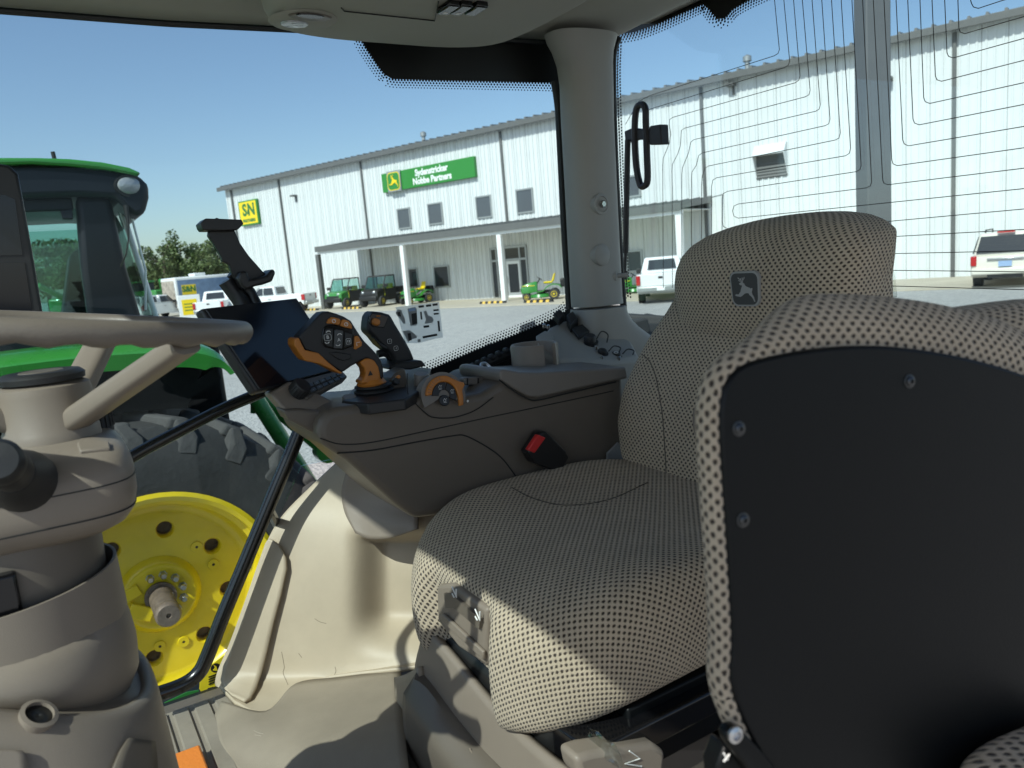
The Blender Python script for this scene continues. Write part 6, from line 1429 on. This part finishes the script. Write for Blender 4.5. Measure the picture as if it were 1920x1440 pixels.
# ---------- instruction film on the glass
idc = thing('instruction_film', 'white printed instruction film stuck to the side window behind the joystick', 'sticker', ony(790, 645, GY-.004), glob=True)
z7 = lambda pts: [(580+x/3.84, 380+y/3.84) for x, y in pts]
def film():
    m = bpy.data.materials.new('film'); m.use_nodes = True; nt = m.node_tree; b = nt.nodes['Principled BSDF']; b.inputs['Base Color'].default_value = (.92, .93, .92, 1); b.inputs['Roughness'].default_value = .4
    t = nt.nodes.new('ShaderNodeBsdfTranslucent'); t.inputs[0].default_value = (.95, .96, .95, 1); x = nt.nodes.new('ShaderNodeMixShader'); x.inputs[0].default_value = .8
    tp_ = nt.nodes.new('ShaderNodeBsdfTransparent'); x2 = nt.nodes.new('ShaderNodeMixShader'); x2.inputs[0].default_value = .5
    nt.links.new(b.outputs[0], x.inputs[1]); nt.links.new(t.outputs[0], x.inputs[2]); nt.links.new(x.outputs[0], x2.inputs[1]); nt.links.new(tp_.outputs[0], x2.inputs[2]); nt.links.new(x2.outputs[0], nt.nodes['Material Output'].inputs['Surface']); MATS['film'] = m
film()
mk('sheet', PR(z7([(620, 752), (935, 714), (962, 970), (905, 980), (790, 1012), (690, 1012)]), GY-.0045, .0006), M_['film'], idc, smooth=0)
def prt(pts, mt, name='print_block', d=.0006): return mk(name, PR(z7(pts), GY-.0045-d, .0004), M_[mt], idc, smooth=0)
for x, y, w, h in ((786, 742, 38, 16), (840, 735, 36, 16), (887, 728, 36, 16), (893, 770, 38, 12), (895, 796, 36, 12), (822, 886, 40, 16), (797, 786, 12, 56), (922, 852, 14, 76)):
    prt([(x, y), (x+w, y-w*.12), (x+w+h*.1, y+h-w*.12), (x+h*.1, y+h)], 'plain_black')
prt([(815, 962), (920, 942), (922, 958), (818, 978)], 'plain_black')
b_ = prt([(708, 764), (760, 750), (772, 762), (780, 870), (768, 884), (728, 888)], 'print_grey')
prt([(735, 800), (772, 792), (776, 870), (742, 880)], 'plain_black', d=.001); prt([(715, 765), (765, 756), (766, 776), (716, 784)], 'plate_blue', d=.001)
prt([(622, 790), (640, 768), (662, 772), (672, 800), (690, 840), (692, 868), (680, 874), (655, 838), (628, 808)], 'print_grey'); prt([(632, 790), (655, 785), (660, 820), (640, 815)], 'plain_black', d=.001)
prt([(672, 925), (720, 918), (752, 940), (776, 962), (770, 975), (730, 985), (712, 1005), (690, 960)], 'print_grey'); prt([(708, 942), (730, 938), (738, 990), (715, 995)], 'plain_black', d=.001)
prt([(822, 785), (842, 776), (855, 812), (885, 822), (895, 848), (885, 864), (830, 872), (840, 840)], 'print_grey')
prt([(780, 985), (800, 982), (802, 1002), (782, 1005)], 'print_grey')
# ---------- seat belt buckle
bu = thing('belt_buckle', 'black seat belt buckle with red release button between console and seat', 'buckle', ony(1045, 885, 1.24), glob=True)
mk('body', PR([(990, 848), (1014, 811), (1024, 809), (1036, 820), (1062, 846), (1068, 858), (1056, 880), (1040, 884), (1002, 868)], 1.232, .03), M_['black_plastic'], bu, bevel=.004, seg=3)
mk('release_button', PR([(990, 844), (1009, 815), (1024, 821), (1003, 850)], 1.228, .012), M_['red_plastic'], bu, bevel=.002)
m = MB(); m.tube([ony(1050, 868, 1.245), ony(1065, 905, 1.24)], .012, 8, flat=.5); mk('stem', m, M_['black_plastic'], bu)
# grey belt strap beside the backrest
m = PR([(1140, 850), (1160, 830), (1175, 850), (1160, 892), (1138, 890)], 1.26, .006); bs = mk('belt_strap', m, M_['print_grey'], st, smooth=0)
# ---------- rear corner console with sockets and cup holder
rc_ = thing('corner_console', 'grey corner console with power sockets at the foot of the pillar', 'console', (1.2, 1.52, -.86), glob=True)
topr = [(1028, 615, 1.60), (1072, 594, 1.62), (1120, 600, 1.58), (1185, 640, 1.50), (1200, 672, 1.44), (1150, 676, 1.42), (1040, 672, 1.42), (1004, 655, 1.46), (1000, 640, 1.50), (1012, 632, 1.54)]
A = [ony(x, y, Y) for x, y, Y in topr]; m = MB(); m.prism(A, (0, 0, -.30)); mk('body', m, M_['pillar_trim'], rc_, bevel=.010, seg=3)
m = MB(); A = [ony(x, y, Y) for x, y, Y in ((1005, 632, 1.50), (1022, 622, 1.54), (1038, 630, 1.53), (1040, 640, 1.50), (1025, 648, 1.47), (1008, 645, 1.47))]; m.prism([p+V(0, 0, .004) for p in A], (0, 0, -.012)); mk('lid', m, M_['pillar_trim'], rc_, bevel=.004)
un = V(-.15, -.30, 1).normalized()
def on_top(px, py, Y): return ony(px, py, Y)
for (px, py, Y, r, h_, capd) in ((1106, 642, 1.50, .021, .026, True), (1129, 660, 1.455, .015, .015, True), (1155, 665, 1.45, .015, .014, False)):
    c = on_top(px, py, Y)-un*.01; m = MB(); m.lathe([(r, 0), (r, h_*.45), (r*.72, h_*.5), (r*.72, h_), (r*.6, h_*1.12), (.0001, h_*1.12)], c, un, 22, caps=False); sk = mk('power_socket', m, M_['soft_black'], rc_)
    m = MB(); m.tube(cr([c+un*h_*.6+V(.02, 0, 0), c+un*h_*1.3+V(.04, .005, 0), c+un*h_*.9+V(.056, 0, 0), c+un*.004+V(.045, -.01, 0)], 5), .0016, 6); mk('cap_cord', m, M_['soft_black'], sk)
    if not capd: m = MB(); m.lathe([(.006, 0), (.006, .001), (.0035, .001), (.0035, 0)], c+un*(h_*1.13), un, 14, caps=False); mk('socket_mark', m, M_['print_white'], sk)
m = MB(); A = [ony(x, y, Y)+un*.004 for x, y, Y in ((1072, 617, 1.545), (1092, 610, 1.56), (1105, 622, 1.535), (1085, 634, 1.51))]; m.prism(A, un*-.01); mk('switch_panel', m, M_['soft_black'], rc_, bevel=.002)
m = MB(); A = [ony(x, y, Y)+un*.014 for x, y, Y in ((1062, 600, 1.58), (1074, 592, 1.60), (1084, 606, 1.565), (1070, 618, 1.545))]; m.prism(A, un*-.03); mk('latch', m, M_['soft_black'], rc_, bevel=.003)
m = MB(); A = [ony(x, y, Y) for x, y, Y in ((1038, 600, 1.60), (1050, 592, 1.62), (1060, 603, 1.60), (1048, 612, 1.58))]; m.prism([p+un*.02 for p in A], un*-.02); mk('socket_cap', m, M_['soft_black'], rc_, bevel=.003)
for px, py in ((1020, 611), (1028, 613), (1118, 652), (1128, 672), (1160, 672)):
    c = ony(px, py, 1.50 if px < 1100 else 1.43); m = MB(); m.lathe([(.004, -.004), (.004, .004), (.0001, .005)], c, un, 10, caps=False); mk('screw', m, M_['chrome'], rc_)
ch = thing('cup_holder', 'open grey cup holder ring on top of the console behind the armrest', 'cup holder', ony(1004, 668, 1.44)+V(0, 0, -.05), glob=True)
c = ony(1003, 668, 1.44); m = MB(); rings = []
for k in range(33):
    a = math.radians(-62+(360-38)*k/32); d_ = V(math.cos(a), math.sin(a), 0)
    rings.append([c+d_*.0535+V(0, 0, -.06), c+d_*.0535+V(0, 0, .026), c+d_*.0515+V(0, 0, .029), c+d_*.0475+V(0, 0, .029), c+d_*.0455+V(0, 0, .026), c+d_*.0455+V(0, 0, -.06)])
m.loft(rings); mk('ring', m, M_['taupe'], ch)
m = MB(); m.lathe([(.053, -.06), (.053, -.05), (.0001, -.05)], c, (0, 0, 1), 28, caps=False); mk('cup_floor', m, M_['taupe_dark'], ch)
# trim below the side window, behind the console
m = MB(); m.box(.66, 1.30, 1.56, GY-.01, -.86, -.36); mk('side_trim', m, M_['taupe_dark'], cabt, bevel=.02)

# ================================================================== STEERING COLUMN
sc_ = thing('steering_column', 'taupe steering column with grey-brown steering wheel at the left edge', 'steering column', (-.1, .95, -.86), glob=True)
WCN = V(-.007, .97, -.026); wax = V(.15, 0, 1).normalized(); wx = V(1, 0, -.15).normalized(); wy = wax.cross(wx)
WRD = .213
m = MB(); rings = []; NS = 120
for k in range(NS):
    a = 2*math.pi*k/NS; rd = wx*math.cos(a)+wy*math.sin(a); ring = []
    for q in range(18):
        b = 2*math.pi*q/18; rr = .0110; x = math.cos(b)*rr; z = math.sin(b)*rr*1.08
        if math.sin(b) < -.3: z -= .0022*math.sin(a*32)*(-math.sin(b))
        ring.append(WCN+rd*(WRD+x)+wax*z)
    rings.append(ring)
rings.append(rings[0]); m.loft(rings, False); swh = mk('steering_wheel', m, M_['wheel_skin'], sc_, smooth=180)
HB_ = V(-.007, .97, -.088)
m = MB(); m.lathe([(.0001, .0), (.036, .0), (.044, -.004), (.0455, -.012), (.0455, -.05), (.0470, -.052), (.048, -.075), (.046, -.080)], HB_, (0, 0, 1), 40, caps=False); mk('hub', m, M_['taupe'], swh)
m = MB(); m.lathe([(.041, .001), (.0415, .007), (.037, .011), (.030, .0118), (.027, .0105), (.0001, .0105)], HB_, (0, 0, 1), 40, caps=False); hc = mk('horn_cap', m, M_['soft_black'], swh)
m = MB(); m.lathe([(.022, .0108), (.021, .0118), (.0001, .0118)], HB_, (0, 0, 1), 30, caps=False); mk('cap_badge', m, M_['taupe_dark'], hc)
for ang in (-52, 66, 188):
    a = math.radians(ang); rd = wx*math.cos(a)+wy*math.sin(a); e = WCN+rd*(WRD-.006)-wax*.010; s_ = HB_+V(rd.x*.02, rd.y*.02, -.050)
    P = cr([s_, lerp(s_, e, .33), lerp(s_, e, .7), e], 4); sidev = (e-s_).cross(V(0, 0, 1)).normalized(); upv = sidev.cross((e-s_).normalized()); m = MB()
    m.loft([[p+sidev*(x*.017)+upv*(y*.0125*(1-.15*i/len(P))) for x, y in rrect(2, 2, .62, 4)] for i, p in enumerate(P)]); mk('spoke', m, M_['taupe'], swh, smooth=50)
def rloft(rows, n=40, e=.6):
    rings = []
    for row in rows:
        z, cx, cy, hx, hy = row[:5]; ti = row[5] if len(row) > 5 else 0.0
        rings.append([V(cx+hx*sgnpow(math.cos(2*math.pi*k/n), e), cy+hy*sgnpow(math.sin(2*math.pi*k/n), e), z+ti*(cx+hx*sgnpow(math.cos(2*math.pi*k/n), e)+.01)) for k in range(n)])
    m = MB(); m.loft(rings); return m
m = rloft([(-.150, -.02, .965, .052, .055), (-.154, -.02, .958, .070, .076), (-.160, -.022, .952, .080, .092), (-.170, -.024, .948, .085, .100), (-.182, -.025, .947, .0875, .1035), (-.205, -.026, .947, .088, .104), (-.222, -.028, .948, .086, .101), (-.234, -.031, .95, .080, .094), (-.242, -.036, .952, .070, .082)], 56, .45)
shr = mk('column_shroud', m, M_['taupe'], sc_, smooth=50)
m = rloft([(-.1865, -.0253, .947, .0882, .1042), (-.1878, -.0253, .947, .0882, .1042)], 56, .45); mk('shroud_gap', m, M_['seal'], shr)
m = rloft([(-.2175, -.0275, .9478, .0872, .1028), (-.2187, -.0275, .9478, .0872, .1028)], 56, .45); mk('shroud_gap', m, M_['seal'], shr)
bpy.context.view_layer.update()
h = on_obj(shr, 184, 800, 0); kc = h[0] if h else V(.03, .93, -.155)
m = MB(); m.lathe([(.0165, -.01), (.0165, .018), (.0145, .0205), (.0001, .021)], kc, (0, 0, 1), 28, caps=False); kb1 = mk('dial_knob', m, M_['soft_black'], sc_)
for k in range(18):
    a = 2*math.pi*k/18; p = kc+V(.0165*math.cos(a), .0165*math.sin(a), 0); m = MB(); m.tube([p, p+V(0, 0, .017)], .0014, 5); mk('knob_ridge', m, M_['soft_black'], kb1)
m = MB(); m.box(kc.x+.003, kc.x+.006, kc.y-.0165, kc.y-.004, kc.z+.0205, kc.z+.022); mk('knob_pointer', m, M_['print_white'], kb1)
for nm, pts, mt in (('column_button', [(145, 836), (155, 828), (205, 834), (207, 846), (150, 852)], 'taupe'),):
    P = []
    for px, py in pts:
        h = on_obj(shr, px, py, .001); 
        if h: P.append(h[0])
    if len(P) >= 3:
        nn = (P[1]-P[0]).cross(P[2]-P[0]).normalized(); nn = nn if nn.z > 0 else -nn
        m = MB(); m.prism([p-nn*.006 for p in P], nn*.009); mk(nm, m, M_[mt], shr, bevel=.0015)
# turn stalk pointing towards us
s0 = ony(40, 900, .845); s1 = ony(-12, 858, .72)
ax_ = (s1-s0).normalized()
m = MB(); m.lathe([(.030, -.02), (.029, .0), (.024, .03), (.018, .05), (.0001, .05)], s0, ax_, 24, caps=False); mk('stalk_boot', m, M_['soft_black'], sc_)
m = MB(); m.lathe([(.013, .03), (.0175, .05), (.0185, .065), (.0185, .09), (.017, .094), (.017, .098), (.0185, .10), (.0185, .115), (.015, .12), (.0001, .121)], s0, ax_, 28, caps=False); mk('turn_stalk', m, M_['soft_black'], sc_)
m = rloft([(-.235, -.055, .95, .078, .085), (-.29, -.060, .95, .082, .088), (-.35, -.064, .95, .086, .092)], 44, 1.0); nk_ = mk('column_neck', m, M_['taupe_dark'], sc_, smooth=60)
def band(z0, z1, cx, cy, r0, r1, th):
    m = MB(); rings = []
    for k in range(65):
        a = 2*math.pi*k/64; d_ = V(math.cos(a), math.sin(a), 0); c = V(cx, cy, 0)
        t = .006*math.cos(a)
        rings.append([c+d_*r0+V(0, 0, z0+t), c+d_*r1+V(0, 0, z1+t), c+d_*(r1-th)+V(0, 0, z1+t), c+d_*(r0-th)+V(0, 0, z0+t)])
    m.loft(rings, False); return m
mk('collar_band', band(-.352, -.292, -.075, .95, .110, .108, .003), M_['taupe'], sc_, smooth=40)
m = rloft([(-.335, -.075, .95, .104, .106), (-.352, -.078, .95, .114, .118, -.1), (-.372, -.082, .95, .121, .128, -.25), (-.395, -.086, .95, .123, .131, -.42), (-.425, -.09, .95, .112, .118, -.55)], 48, .95); mk('lower_bell', m, M_['taupe'], sc_, smooth=60)
m = rloft([(-.412, -.09, .945, .124, .130, -.55), (-.404, -.092, .942, .131, .138, -.55), (-.402, -.093, .940, .138, .146, -.55), (-.406, -.094, .937, .143, .154, -.53), (-.425, -.096, .933, .147, .164, -.45), (-.47, -.098, .927, .151, .176, -.25), (-.56, -.10, .92, .158, .19, -.08), (-.70, -.105, .915, .165, .20), (-.857, -.105, .91, .17, .21)], 56, .8); cb_ = mk('column_base', m, M_['taupe'], sc_, smooth=60)
bpy.context.view_layer.update()
h = on_obj(cb_, 70, 1345, 0)
if h:
    m = MB(); m.lathe([(.0155, -.004), (.0165, .005), (.0125, .006), (.0115, -.004)], h[0], h[1], 28, caps=False); ho = mk('hole_ring', m, M_['taupe'], cb_)
    m = MB(); m.lathe([(.0118, .0015), (.0001, .0015)], h[0], h[1], 24, caps=False); mk('hole', m, M_['plain_black'], ho, solid=.001)
lay_on(cb_, dens([(1405, -40, 1408, 40), (1412, -42, 1416, 50), (1450, -40, 1452, 54), (1500, -40, 1500, 54)], 2), 6, .003, 'access_cover', 'taupe', cb_, solid=.004, fallback=.75)
lay_on(cb_, dens([(1385, 238, 1392, 285), (1410, 222, 1418, 288), (1450, 205, 1455, 290), (1500, 190, 1500, 290)], 2), 6, .003, 'rubber_pad', 'taupe_dark', cb_, solid=.004, fallback=.80)
h = on_obj(nk_, 10, 1115, 0); q = h[0] if h else V(-.1, .85, -.34)
m = MB(); m.M = Matrix.Translation(q); m.box(-.06, .012, -.012, .01, -.022, .022); mk('release_catch', m, M_['gloss_black'], sc_, bevel=.003)
# ------------------------------------------------------------------ lift everything so that the gravel is z = 0
for o in list(bpy.data.objects):
    if o.parent is None and o.type in {'MESH', 'EMPTY'}: o.location.z += ZC
